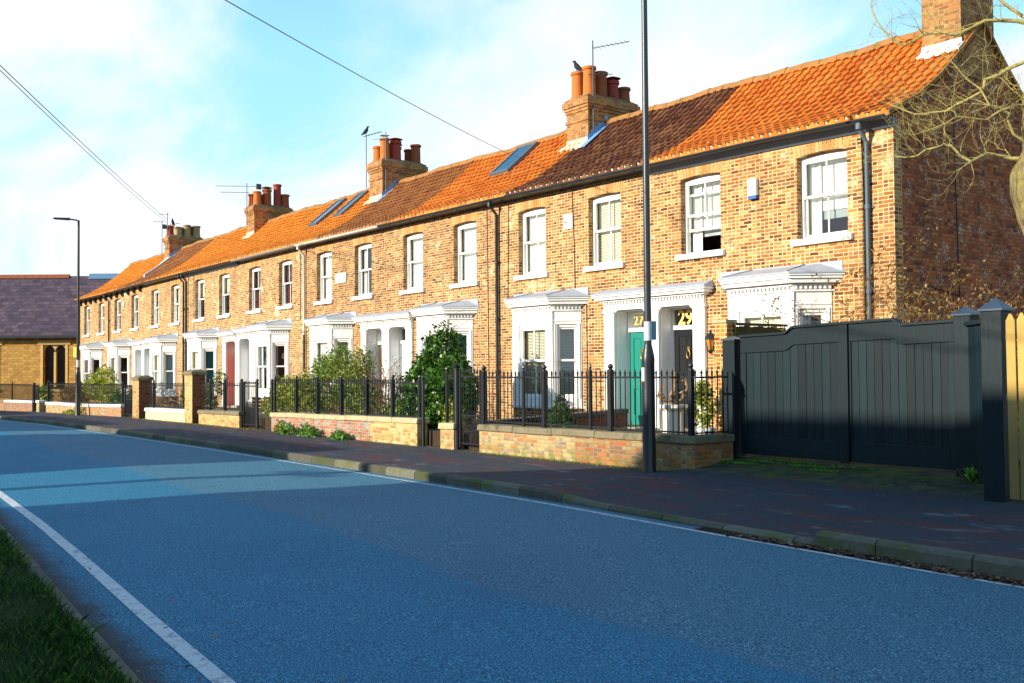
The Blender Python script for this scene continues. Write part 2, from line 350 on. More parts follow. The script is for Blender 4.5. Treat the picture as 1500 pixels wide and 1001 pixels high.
def leafm(name, stops, rough=.5, trans=.25):
    t = NT(name); g = t.n('ShaderNodeNewGeometry')
    c = t.ramp(g.outputs['Random Per Island'], stops)
    d = t.n('ShaderNodeBsdfPrincipled', {'Base Color': c, 'Roughness': rough, 'Specular IOR Level': .4})
    tl = t.n('ShaderNodeBsdfTranslucent', {'Color': c})
    mx = t.n('ShaderNodeMixShader', {0: trans, 1: d.outputs[0], 2: tl.outputs[0]})
    t.put(t.out.inputs[0], mx.outputs[0]); return t.m
M['laurel'] = leafm('dark_glossy_leaf', [(0, (.010, .04, .005)), (.5, (.036, .115, .010)), (.85, (.10, .23, .018)), (1, (.19, .32, .04))], .35)
M['hedge'] = leafm('yellow_green_leaf', [(0, (.09, .13, .008)), (.5, (.29, .34, .02)), (1, (.52, .52, .06))], .5)
M['shrub'] = leafm('mixed_green_leaf', [(0, (.04, .10, .008)), (.5, (.16, .28, .03)), (.8, (.30, .38, .06)), (1, (.42, .30, .12))], .5)
M['box'] = leafm('box_leaf', [(0, (.015, .05, .006)), (.6, (.04, .11, .012)), (1, (.08, .16, .02))], .5)
M['bronze'] = leafm('russet_leaf', [(0, (.12, .05, .012)), (.5, (.26, .14, .03)), (1, (.36, .26, .08))], .6)
M['blossom'] = leafm('cream_blossom', [(0, (.55, .55, .30)), (1, (.75, .72, .5))], .6)
M['weed'] = leafm('weed_leaf', [(0, (.04, .12, .008)), (.6, (.11, .27, .025)), (1, (.2, .38, .05))], .5)
M['blade'] = leafm('grass_blade', [(0, (.004, .020, .002)), (.5, (.014, .070, .004)), (.88, (.06, .18, .012)), (.96, (.16, .20, .03)), (1, (.20, .15, .06))], .6)
M['dryleaf'] = leafm('fallen_leaf', [(0, (.05, .025, .015)), (.5, (.13, .06, .03)), (.9, (.26, .15, .08)), (1, (.4, .3, .2))], .7, .1)
M['twig'] = plain('brown_twig', (.16, .095, .045), .9, .3, 10, .1)
def barkm():
    t = NT('lichen_bark'); P = t.pos()
    st = t.n('ShaderNodeMapping', {'Vector': P, 'Scale': (7, 7, 1.3)}).outputs[0]; rdg = t.noise(st, 2.2, 7, .75)
    c = t.ramp(rdg, [(.32, (.05, .035, .018)), (.46, (.24, .18, .085)), (.62, (.40, .33, .17))])
    c = t.mix(t.m_('MULTIPLY', t.step(t.noise(P, 3.5, 6, .75), .48, .62), .75), c, (.46, .40, .08))
    return t.bsdf(c, .95, t.m_('ADD', rdg, t.m_('MULTIPLY', t.noise(P, 30, 5, .7), .4)), 1.0, .06, spec=.1)
M['bark'] = barkm()
M['lichen'] = plain('lichened_branch', (.40, .34, .12), .9, .4, 12, .1, bstr=.8, grain=30, dirt=(.13, .09, .045), dirt_amt=.8)
def gatem():
    t = NT('black_painted_timber'); P = t.pos()
    gr = t.n('ShaderNodeMapping', {'Vector': P, 'Scale': (9, 9, .6)}).outputs[0]
    n = t.noise(gr, 4, 6, .7)
    c = t.mix(n, (.002, .008, .011), (.007, .020, .026))
    c = t.mix(t.m_('MULTIPLY', t.step(t.noise(P, 30, 4, .8), .70, .76), .5), c, (.34, .36, .36))
    oi = t.n('ShaderNodeNewGeometry').outputs['Random Per Island']
    c = t.mix(1.0, c, t.ramp(oi, [(0, (.75, .75, .75)), (1, (1.4, 1.4, 1.35))]), 'MULTIPLY')
    return t.bsdf(c, .5, n, .25, .01, spec=.22)
M['gate'] = gatem()
def palem():
    t = NT('yellow_fence_timber'); P = t.pos(); sp = t.n('ShaderNodeSeparateXYZ', {0: P})
    gr = t.n('ShaderNodeMapping', {'Vector': P, 'Scale': (12, 12, .8)}).outputs[0]
    n = t.noise(gr, 4, 6, .7); oi = t.n('ShaderNodeNewGeometry').outputs['Random Per Island']
    c = t.mix(n, (.34, .20, .05), (.58, .40, .12)); c = t.mix(1.0, c, t.ramp(oi, [(0, (.7, .65, .6)), (1, (1.2, 1.2, 1.15))]), 'MULTIPLY')
    c = t.mix(t.m_('MULTIPLY', t.step(sp.outputs[2], 1.5, .7), .6), c, (.09, .07, .035))  # lower pales darkened: the cast shade is put into the colour
    return t.bsdf(c, .8, n, .4, .01, spec=.2)
M['pale'] = palem()
M['fencewood'] = plain('mossy_brown_timber', (.10, .07, .03), .9, .4, 8, .15, dirt=(.08, .09, .02), dirt_amt=.7)
M['label'] = plain('grey_notice', (.55, .60, .62), .5, .05, 3)
M['paleblue'] = plain('blue_grey_plate', (.22, .36, .45), .45, .08, 3)
M['whiteplastic'] = plain('white_plastic', (.82, .82, .8), .4, .03, 3)
M['blueplastic'] = plain('blue_plastic', (.03, .12, .35), .4, .03, 3)
M['yellowplate'] = plain('yellow_plate', (.75, .55, .03), .5, .05, 3)
M['postcap'] = plain('blue_black_cap', (.035, .055, .085), .35, .3, 6, .6)
M['amber'] = NT('amber_glass').bsdf((.55, .22, .03), .15, spec=.6)
M['feather'] = plain('black_feathers', (.012, .012, .014), .6, .2, 20)
M['alu'] = plain('aluminium', (.45, .46, .47), .4, .1, 20, .5, .8)
M['aerial'] = plain('dull_aerial_metal', (.07, .075, .08), .5, .2, 20, .4)
M['pole'] = plain('galvanised_pole', (.42, .42, .40), .5, .1, 12, .5, .5)
def slate():
    t = NT('purple_slate'); u, v, P, sep = wallcoord(t)
    t2 = t.n('ShaderNodeTexBrick', {'Vector': t.n('ShaderNodeCombineXYZ', {0: t.m_('SUBTRACT', t.m_('MULTIPLY', sep.outputs[0], .6), t.m_('MULTIPLY', sep.outputs[1], -.8)), 1: t.m_('MULTIPLY', sep.outputs[2], 1.35), 2: 0.0}).outputs[0],
        'Color1': (.055, .038, .052), 'Color2': (.125, .082, .095), 'Mortar': (.04, .03, .045), 'Scale': 1.0, 'Mortar Size': .02, 'Brick Width': .42, 'Row Height': .30})
    c = t.mix(t.m_('MULTIPLY', t.step(t.noise(P, .5, 6, .7), .45, .7), .5), t2.outputs[0], (.06, .042, .07))
    c = t.mix(.5, c, t.mix(1.0, c, t.ramp(t.noise(P, 3, 5, .7), [(.3, (.6, .6, .6)), (.7, (1.4, 1.35, 1.3))]), 'MULTIPLY'))
    return t.bsdf(c, .7, t2.outputs[1], -.4, .02, spec=.3)
M['slate'] = slate()
def churchstone():
    t = NT('yellow_church_stone'); u, v, P, sep = wallcoord(t)
    al = t.m_('ADD', t.m_('MULTIPLY', sep.outputs[0], .6), t.m_('MULTIPLY', sep.outputs[1], .8))
    b = t.n('ShaderNodeTexBrick', {'Vector': t.n('ShaderNodeCombineXYZ', {0: al, 1: sep.outputs[2], 2: 0.0}).outputs[0], 'Color1': (.62, .35, .085), 'Color2': (.42, .21, .05), 'Mortar': (.36, .22, .08), 'Scale': 1.0, 'Mortar Size': .018, 'Brick Width': .34, 'Row Height': .16})
    c = t.mix(.5, b.outputs[0], t.mix(1.0, b.outputs[0], t.ramp(t.noise(P, 4, 5, .7), [(.3, (.6, .55, .5)), (.7, (1.3, 1.3, 1.3))]), 'MULTIPLY'))
    return t.bsdf(c, .9, b.outputs[1], -.4, .02, spec=.15)
M['churchstone'] = churchstone()
M['dressing'] = plain('dressed_stone', (.66, .44, .16), .9, .2, 5, .15)
M['darkglass'] = NT('dark_leaded_glass').bsdf((.02, .016, .012), .25, spec=.5)
exec_parts = []

# ------------------------------------------------------------------ the setting
def strip(us, lo, hi, nz, zf, name, m, kind='structure', n=6, uvs=None):
    mb = MB()
    for i, u in enumerate(us):
        a, b = lo(u), hi(u)
        for k in range(n + 1):
            d = a + (b - a) * k / n
            mb.v.append((u, d, zf(u, d)))
    for i in range(len(us) - 1):
        for k in range(n):
            p = i * (n + 1) + k
            mb.f.append((p, p + n + 1, p + n + 2, p + 1))
    o = mb.build(name, m, recalc=False); tag(o, kind=kind)
    return o
def rng(a, b, n): return [a + (b - a) * i / n for i in range(n + 1)]
US = rng(-130, -62, 16) + rng(-60, -12, 96) + rng(-11.75, -6.25, 22) + [-6.22, -6.16] + rng(-6, 12, 36)
def drive_mix(u):
    t = min(1, max(0, (u + 11.3) / 1.1)); return t * t * (3 - 2 * t)
def KH(u): return lerp_tab([(-10.5, .105), (-9.6, .035), (-6.22, .03), (-6.16, .125), (10, .125)], u)
def PZ0(u, d):
    k = (d - 8.5) / 2.7
    a = GZ(u) + .105 + .03 * max(0, min(1.3, k))
    b = lerp_tab([(8.2, .085), (9.6, .125), (11, .20), (12.2, .345), (13, .36)], d)
    w = drive_mix(u); return a * (1 - w) + b * w
def PZ(u, d):
    t = min(1, max(0, (d - KERB(u) - .1) / 1.4)); k = GZ(u) + KH(u)
    return k * (1 - t) + PZ0(u, d) * t
def road_z(u, d):
    e = min(d - VERGE(u), KERB(u) - d) / 3.6
    return GZ(u) + .05 * min(1, max(0, e)) - .02
g = MB(); g.face([(-900, -700, -1.1), (700, -700, -1.1), (700, 900, -1.1), (-900, 900, -1.1)])
tag(g.build('ground', M['land'], recalc=False), kind='structure')
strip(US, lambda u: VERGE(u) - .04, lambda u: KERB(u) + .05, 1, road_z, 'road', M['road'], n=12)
strip(US, lambda u: KERB(u) + .1, lambda u: 11.75 + 1.6 * drive_mix(u), 1, PZ, 'pavement', M['pavement'], n=16)
def kerb(name, side, w, us, h):
    mb = MB()
    for u in us:
        if side > 0: a, b = KERB(u), KERB(u) + w
        else: a, b = VERGE(u), VERGE(u) - w
        top = (PZ(u, b) + .006) if side > 0 else GZ(u) + h
        bot = GZ(u) - .12
        r = .035
        for (y, z) in ((a, bot), (a, top - r), (a + (r if side > 0 else -r), top), (b, top), (b, bot)): mb.v.append((u, y, z))
    for i in range(len(us) - 1):
        for k in range(4):
            p = i * 5 + k; mb.f.append((p, p + 5, p + 6, p + 1))
    o = mb.build(name, M['kerb'], recalc=False); tag(o, kind='structure')
kerb('kerb', 1, .14, US, .1)
kerb('verge_kerb', -1, .13, US, .075)
def vz(u, d): return GZ(u) + .085 + .03 * math.sin(u * 1.7 + d * 2.1) * min(1, max(0, (VERGE(u) - .2 - d)))
strip(US, lambda u: -7.0, lambda u: VERGE(u) - .12, 1, vz, 'verge', M['turf'], n=18)
def lnz(u, d): return road_z(u, d) + .004
strip(rng(-60, 6, 160), lambda u: VERGE(u) + .36, lambda u: VERGE(u) + .47, 1, lnz, 'road_marking', M['line'], n=1)
strip(rng(-60, 6, 160), lambda u: KERB(u) - .26 if True else 0, lambda u: KERB(u) - .19, 1, lnz, 'road_marking', M['line'], n=1)
def gz(u): return .44 + 1.6 * HZ(u)
for (a, b) in ((-59.2, -16.05), (-15.75, -10.62)):
    strip(rng(a, b, 30), lambda u: 11.46, lambda u: 15.06, 1, lambda u, d: gz(u) + .012 * math.sin(u * 3 + d * 5), 'garden_ground', M['gravel'] if a < -16.05 else M['soil'], n=8)
strip(rng(-59.2, -10.62, 60), lambda u: 11.455, lambda u: 11.46, 1, lambda u, d: gz(u) if d > 11.457 else PZ(u, 11.3) - .05, 'garden_ground', M['soil'], n=1)
strip(rng(-10.62, 6, 20), lambda u: 12.15, lambda u: 26, 1, lambda u, d: .335 + .02 * min(3, d - 12.15), 'driveway', M['gravel'], n=8)
strip(rng(-130, -59.2, 30), lambda u: 11.46, lambda u: 30, 1, lambda u, d: GZ(u) + .2, 'churchyard_ground', M['turf'], n=8)
strip(rng(-59.2, -10.62, 30), lambda u: 20.7, lambda u: 40, 1, lambda u, d: .3, 'back_garden_ground', M['turf'], n=2)

# ------------------------------------------------------------------ the houses
def sash_window(root, F, w, z0, z1, rise=0.0, bars=0, cover='curtain', lift=0.0, set_=.125, sill=True, name='window', frame_w=.046, room=True):
    """one sash window in the opening [-w/2, w/2] x [z0, z1]; F(a, n, z), n outwards."""
    h = w / 2; fw = frame_w; n1 = -set_; n0 = n1 - .11; zm = (z0 + z1) / 2 + .02
    m = MB()
    m.fbox(F, -h, -h + fw, n0, n1, z0, z1); m.fbox(F, h - fw, h, n0, n1, z0, z1)
    k = 10
    head = [(-h + fw, z1 - .06), (h - fw, z1 - .06)] + [(h - fw - (w - 2 * fw) * i / k, z1 + rise * (1 - (1 - 2 * i / k) ** 2) - .002) for i in range(k + 1)]
    m.prism(head, lambda p, q, t: F(p, t, q), n0 + .002, n1 + .002)
    m.fbox(F, -h + fw, h - fw, n0 + .001, n1 + .001, z0, z0 + .035)
    root_win = m.build(name, M['white'], root)
    def sash(zb, zt, nb):
        s = MB(); a = -h + fw + .004; b = h - fw - .004; sw = .036
        s.fbox(F, a, a + sw, nb - .035, nb, zb, zt); s.fbox(F, b - sw, b, nb - .035, nb, zb, zt)
        s.fbox(F, a + sw, b - sw, nb - .034, nb - .001, zb, zb + .05); s.fbox(F, a + sw, b - sw, nb - .034, nb - .001, zt - .045, zt)
        for i in range(bars):
            c = a + (b - a) * (i + 1) / (bars + 1); s.fbox(F, c - .013, c + .013, nb - .03, nb - .003, zb + .05, zt - .045)
        s.build('sash', M['white'], root_win)
        gl = MB(); gl.face([F(a + sw, nb - .018, zb + .05), F(b - sw, nb - .018, zb + .05), F(b - sw, nb - .018, zt - .045), F(a + sw, nb - .018, zt - .045)])
        gl.build('pane', M['glass'], root_win, recalc=False)
    sash(zm - .022, z1 - .062, n1 - .022)
    sash(z0 + .036 + lift, zm + .022 + lift, n1 - .062)
    if sill:
        s = MB(); s.fbox(F, -h - .11, h + .11, -set_ - .02, .075, z0 - .115, z0 - .004); s.build('sill', M['sill'], root, bevel=.008)
    nb = n0 - .06
    def drape(a0, a1, zb, zt, mat, amp=.018, fr=42, nm='curtain'):
        c = MB(); K = max(6, int((a1 - a0) / .012))
        for i in range(K + 1):
            a = a0 + (a1 - a0) * i / K; o = amp * math.sin(a * fr + 1.3 * math.sin(a * 9))
            c.v += [F(a, nb + o, zb), F(a, nb + o * .7, zt)]
        for i in range(K): c.f.append((2 * i, 2 * i + 2, 2 * i + 3, 2 * i + 1))
        c.build(nm, mat, root_win, smooth=True, recalc=False)
    zt = z1 + rise
    if cover == 'curtain': drape(-h, h, z0, zt, M['curtain'])
    elif cover == 'halfcurtain':
        drape(-h, -h + w * .52, z0, zt, M['curtain']); drape(h - w * .22, h, z0, zt, M['curtain'])
    elif cover == 'sides':
        drape(-h, -h + w * .27, z0, zt, M['curtain']); drape(h - w * .27, h, z0, zt, M['curtain'])
    elif cover == 'netsides':
        c = MB(); c.fbox(F, -h, h, nb - .03, nb - .025, zm - .25, zt); c.build('blind', M['curtain'], root_win); drape(-h, -h + w * .3, z0, zt, M['curtain']); c = MB(); c.fbox(F, -h, h, nb - .05, nb - .045, z0 + .35, zt); c.build('net', M['net'], root_win)  # white and grey sheets paint the sky reflected in the panes
    elif cover == 'redsides':
        drape(-h, -h + w * .33, z0, zt, M['redcurtain']); drape(h - w * .2, h, z0, zt, M['curtain'])
    elif cover == 'teal': drape(-h, h, z0, zt, M['tealcurtain'], .01)  # teal drape paints the reflection seen in the bay panes
    elif cover == 'blind':
        c = MB()
        for i in range(int((zt - z0) / .034)):
            z = z0 + .01 + i * .034; c.fbox(F, -h + .02, h - .02, nb - .012, nb + .012, z, z + .024)
        c.build('blind', M['blind'], root_win)
    elif cover == 'roller':
        c = MB(); c.fbox(F, -h, h, nb - .006, nb + .006, z0 + .02, zt); c.build('blind', M['blind'], root_win)
    elif cover == 'upperroller':
        c = MB(); c.fbox(F, -h, h, nb - .006, nb + .006, zm + .1, zt); c.build('blind', M['blind'], root_win)
    return root_win

def offset_plan(cx, o):
    """plan outline of the bay moved outwards by o: wall, front, front, wall."""
    cn = math.hypot(.45, .53); nx, ny = .53 / cn, .45 / cn
    yf = D - .53 - o
    def cant(sgn):
        px, py = cx + sgn * 1.15 + sgn * nx * o, D - ny * o      # a point of the moved cant
        dx, dy = -sgn * .45 / cn, -.53 / cn
        t0 = (D - .002 - py) / dy; t1 = (yf - py) / dy
        return (px + dx * t0, D - .002), (px + dx * t1, yf)
    a, b = cant(-1); c, e = cant(1)
    return [a, b, e, c]
def bay(root, cx, hz, covers, bars=0):
    z0 = .86 + hz; zs = 1.04 + hz; zh = 2.69 + hz; zt = 3.10 + hz
    b = MB(); pl = offset_plan(cx, 0)
    roots = []
    sides = []
    for i in range(3):
        p, q = pl[i], pl[i + 1]; L = math.hypot(q[0] - p[0], q[1] - p[1])
        a = ((q[0] - p[0]) / L, (q[1] - p[1]) / L, 0); n = (a[1], -a[0], 0)
        sides.append((frame(((p[0] + q[0]) / 2, (p[1] + q[1]) / 2, 0), a, n), L))
    for i, (F, L) in enumerate(sides):
        ow = L - .44 if i == 1 else L - .24
        e = .02
        b.fbox(F, -L / 2 + e, -ow / 2, -.10, 0, z0, zt); b.fbox(F, ow / 2, L / 2 - e, -.10, 0, z0, zt)
        b.fbox(F, -ow / 2, ow / 2, -.10, -.002, z0, zs); b.fbox(F, -ow / 2, ow / 2, -.10, -.002, zh, zt)
        # mouldings proud of the face
        b.fbox(F, -L / 2 + .03, L / 2 - .03, 0, .012, zh + .07, zh + .10)
        b.fbox(F, -ow / 2 - .06, -ow / 2 - .035, 0, .014, zs, zh + .02); b.fbox(F, ow / 2 + .035, ow / 2 + .06, 0, .014, zs, zh + .02)
    for i in (1, 2):                                  # corner posts
        F = sides[1][0]; L = sides[1][1]; s = -1 if i == 1 else 1
        b.fbox(F, s * L / 2 - .035, s * L / 2 + .035, -.07, .006, z0 + .001, zt - .001)
    bw = b.build('bay_window', M['white'], root)
    for i, (F, L) in enumerate(sides):
        ow = L - .44 if i == 1 else L - .24
        sash_window(bw_parent(root), F, ow, zs + .002, zh - .002, 0, bars if i == 1 else 0, covers[i], 0, .035, False, 'bay_sash_window', .03)
    # plinth, sill, cornice, dentils, lead roof
    p = MB(); pl1 = offset_plan(cx, .012); p.prism(pl1, lambda x, y, z: (x, y, z), gz(cx) - .1, z0 - .05); p.build('plinth', M['brick'], root).color = (.9, .85, .8, 1)
    s = MB(); s.prism(offset_plan(cx, .06), lambda x, y, z: (x, y, z), z0 - .05, z0 + .005); s.build('bay_sill', M['sill'], root)
    c = MB()
    for o, za, zb in ((.03, 2.985, 3.02), (.045, 3.085, 3.125), (.13, 3.128, 3.20), (.165, 3.202, 3.25), (.19, 3.252, 3.285)):
        c.prism(offset_plan(cx, o), lambda x, y, z: (x, y, z), za + hz, zb + hz)
    c.build('cornice', M['white'], root, bevel=.006)
    for F, L in sides:
        k = int(L / .085); comb = [(-L / 2, 3.0845 + hz)]
        for j in range(k):
            a = -L / 2 + .02 + (L - .04) * (j + .5) / k; comb += [(a - .02, 3.078 + hz), (a - .02, 3.03 + hz), (a + .02, 3.03 + hz), (a + .02, 3.078 + hz)]
        dn = MB(); dn.prism(comb + [(L / 2, 3.0845 + hz)], lambda p, q, t: F(p, t, q), .0005, .05)
        dn.build('dentil_band', M['white'], root)
    l = MB(); o = offset_plan(cx, .205)
    zl = 3.287 + hz; hiw = [(cx - 1.28, D - .004), (cx + 1.28, D - .004)]
    P = [(x, y, zl) for x, y in o]; Q = [(x, y, zl + .03) for x, y in o]; T = [(cx - .9, D - .003, zl + .2), (cx + .9, D - .003, zl + .2)]
    l.add(P + Q + T, [(0, 1, 5, 4), (1, 2, 6, 5), (2, 3, 7, 6), (4, 5, 8), (5, 6, 9, 8), (6, 7, 9), (0, 3, 2, 1)])
    l.fbox(frame((cx, D, 0), (1, 0, 0), (0, -1, 0)), -1.36, 1.36, .003, .02, zl + .03, zl + .215)
    for x in (-.45, .45): l.tube([(cx + x * 1.6, o[1][1] + .02, zl + .04), (cx + x * 1.3, D - .03, zl + .205)], .014, 6)
    l.build('lead_roof', M['lead'], root)
def bw_parent(r): return r

def doorway(root, mid, s, hz, col, reveal='white', number=None, wide=False):
    """half of a paired doorcase: s=+1 right of mid, -1 left of mid."""
    F = frame((mid, D, 0), (s, 0, 0), (0, -1, 0))     # a grows outwards from the shared pilaster
    zb = .48 + hz; zo = 2.93 + hz; zt = 3.12 + hz; a0, a1 = .19, 1.13; dp = .34
    b = MB()
    b.fbox(F, .005, a0, .003, .075, zb - .1, zo); b.fbox(F, a1, 1.44, .003, .075, zb - .1, zo)
    b.fbox(F, a1 + .05, 1.39, .075, .095, zb + .25, zo - .08)
    b.fbox(F, .005, 1.44, .003, .085, zo, zt)
    r = .14                                            # rounded shoulders of the opening
    for c, sg in ((a0, 1), (a1, -1)):
        arc = [(c, zo)] + [(c + sg * (r - r * math.sin(w * math.pi / 12)), zo - r + r * math.cos(w * math.pi / 12)) for w in range(7)][::1]
        b.prism(arc, lambda p, q, t: F(p, t, q), .004, .07)
    # plinth blocks and capitals
    b.fbox(F, a1 - .01, 1.46, .004, .098, zb - .1, zb + .22); b.fbox(F, a1 - .02, 1.47, .0035, .105, zo - .06, zo - .01); b.fbox(F, .005, a0 + .01, .0035, .1, zo - .061, zo - .012)
    ds = b.build('door_surround', M['white'], root)
    c = MB()
    for o, za, zb2 in ((.07, 3.205, 3.24), (.14, 3.242, 3.30), (.18, 3.302, 3.345)): c.fbox(F, .002, 1.44 + o, .003, .09 + o, za - .09 + hz, zb2 - .09 + hz)
    c.build('cornice', M['white'], root, bevel=.005)
    dn = MB(); comb = [(.01, 3.1125 + hz)]
    for j in range(17): a = .04 + j * .083; comb += [(a, 3.106 + hz), (a, 3.06 + hz), (a + .04, 3.06 + hz), (a + .04, 3.106 + hz)]
    dn.prism(comb + [(1.44, 3.1125 + hz)], lambda p, q, t: F(p, t, q), .086, .13)
    dn.build('dentil_band', M['white'], root)
    l = MB(); zl = 3.258 + hz
    l.hexa([F(.002, .0035, zl), F(1.64, .0035, zl), F(1.64, .29, zl), F(.002, .29, zl)], [F(.002, .0035, zl + .13), F(1.60, .0035, zl + .13), F(1.64, .29, zl + .03), F(.002, .29, zl + .03)])
    l.build('lead_roof', M['lead'], root)
    # reveal lining
    v = MB()
    v.fbox(F, a0 + .002, a0 + .016, -dp, .0025, zb - .1, zo - .004); v.fbox(F, a1 - .016, a1 - .002, -dp, .0025, zb - .1, zo - .004); v.fbox(F, a0 + .016, a1 - .016, -dp, .002, zo - .018, zo - .004)
    v.build('reveal', M['pinkrender' if reveal == 'pink' else 'white'], root)
    st = MB(); st.fbox(F, a0 - .05, a1 + .05, -dp, .35, gz(mid) - .05, zb); st.build('doorstep', M['stone'], root)
    zd = zb + 1.99
    fm = MB()
    fm.fbox(F, a0 + .017, a0 + .06, -dp - .06, -dp + .05, zb, zo - .02); fm.fbox(F, a1 - .06, a1 - .017, -dp - .06, -dp + .05, zb, zo - .02)
    fm.fbox(F, a0 + .06, a1 - .06, -dp - .06, -dp + .055, zd, zd + .085); fm.fbox(F, a0 + .06, a1 - .06, -dp - .06, -dp + .045, zo - .05, zo - .021)
    fm.build('door_frame', M['white'], root)
    dm = M['door_' + col]; da, db = a0 + .064, a1 - .064; w = db - da; n1 = -dp + .01
    d = MB(); d.fbox(F, da, db, n1 - .05, n1 - .018, zb + .01, zd - .004)
    xs = [(da, da + .11), (da + w / 2 - .05, da + w / 2 + .05), (db - .11, db)]
    for x0, x1 in xs: d.fbox(F, x0, x1, n1 - .02, n1, zb + .01, zd - .004)
    for za, zb2 in ((zb + .01, zb + .23), (zb + .78, zb + .98), (zd - .14, zd - .004)):
        for x0, x1 in ((xs[0][1], xs[1][0]), (xs[1][1], xs[2][0])): d.fbox(F, x0, x1, n1 - .02, n1 - .001, za, zb2)
    for x0, x1 in ((xs[0][1], xs[1][0]), (xs[1][1], xs[2][0])):
        for za, zb2 in ((zb + .23, zb + .78), (zb + .98, zd - .14)):
            d.fbox(F, x0 + .035, x1 - .035, n1 - .02, n1 - .008, za + .035, zb2 - .035)
    door = d.build('door', dm, root)
    k = MB()
    c0 = da + w / 2
    ring = [F(c0 + .045 * math.sin(t * math.pi / 6), n1 + .035, zd - .42 - .085 + .085 * math.cos(t * math.pi / 6)) for t in range(13)]
    k.tube(ring, .012, 6); k.fbox(F, c0 - .03, c0 + .03, n1, n1 + .03, zd - .42, zd - .35)
    k.build('knocker', M['brass'], door)
    k = MB(); k.fbox(F, c0 - .13, c0 + .13, n1, n1 + .012, zb + .86, zb + .92); k.build('letterbox', M['brass'], door)
    k = MB(); hx = da + .06 if s > 0 else db - .06
    hx = (da + .06)
    k.lathe((0, 0, 0), [(.012, 0), (.012, .03), (.034, .04), (.034, .06), (.01, .075)], 10)
    k.v = [F(hx + x, n1 + z, zb + .95 + y) for x, y, z in k.v]; k.build('door_knob', M['brass'], door)
    gl = MB(); gl.face([F(a0 + .06, -dp, zd + .085), F(a1 - .06, -dp, zd + .085), F(a1 - .06, -dp, zo - .05), F(a0 + .06, -dp, zo - .05)])
    fl = gl.build('fanlight', M['glass'], root, recalc=False)
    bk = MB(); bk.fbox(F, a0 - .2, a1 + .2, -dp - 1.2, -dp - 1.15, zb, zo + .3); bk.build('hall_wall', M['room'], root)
    if number:
        cu = bpy.data.curves.new('house_number', 'FONT'); cu.body = number; cu.size = .40 if number == '29' else .30
        cu.extrude = .004; cu.offset = .010 if number == '29' else .003; cu.align_x = 'CENTER'
        tmp = bpy.data.objects.new('house_number', cu); cu.materials.append(M['brassmark']); C.objects.link(tmp)
        me = bpy.data.meshes.new_from_object(tmp, depsgraph=bpy.context.evaluated_depsgraph_get()); bpy.data.objects.remove(tmp); me.name = 'house_number'
        o = bpy.data.objects.new('house_number', me); C.objects.link(o)
        o.parent = fl
        p = F((a0 + a1) / 2 + (.12 if s < 0 else -.09), -dp + .02, (zd + .085 + zo - .05) / 2 - cu.size * .34)
        L = root.location; o.location = (p[0] - L.x, p[1] - L.y, p[2] - L.z); o.rotation_euler = (R(90), 0, 0)
M['brassmark'] = plain('gilt_paint', (.85, .60, .18), .4, .06, 10, .5)

PROFILE = [(14.83, .0), (15.7, .41), (16.4, .87), (17.2, 1.52), (17.86, 2.12)]
def prof_pts(n):
    L = [0]
    for a, b in zip(PROFILE, PROFILE[1:]): L.append(L[-1] + math.hypot(b[0] - a[0], b[1] - a[1]))
    out = []
    for i in range(n + 1):
        s = L[-1] * i / n
        for k in range(len(L) - 1):
            if s <= L[k + 1] + 1e-6:
                t = (s - L[k]) / (L[k + 1] - L[k]); a, b = PROFILE[k], PROFILE[k + 1]; out.append((a[0] + (b[0] - a[0]) * t, a[1] + (b[1] - a[1]) * t)); break
    return out
def roofz(u, d):
    dd = d if d <= 17.86 else 2 * 17.86 - d
    return E(u) + .05 + lerp_tab(PROFILE, dd)
def SAG(u): return .009 * math.sin(u * 1.15 + .6) + .007 * math.sin(u * 2.7) + .005 * math.sin(u * 5.9)
WAVE = [(0, -.024), (.18, -.027), (.36, -.016), (.5, .006), (.62, .026), (.72, .036), (.82, .034), (.90, .018), (.955, -.010)]
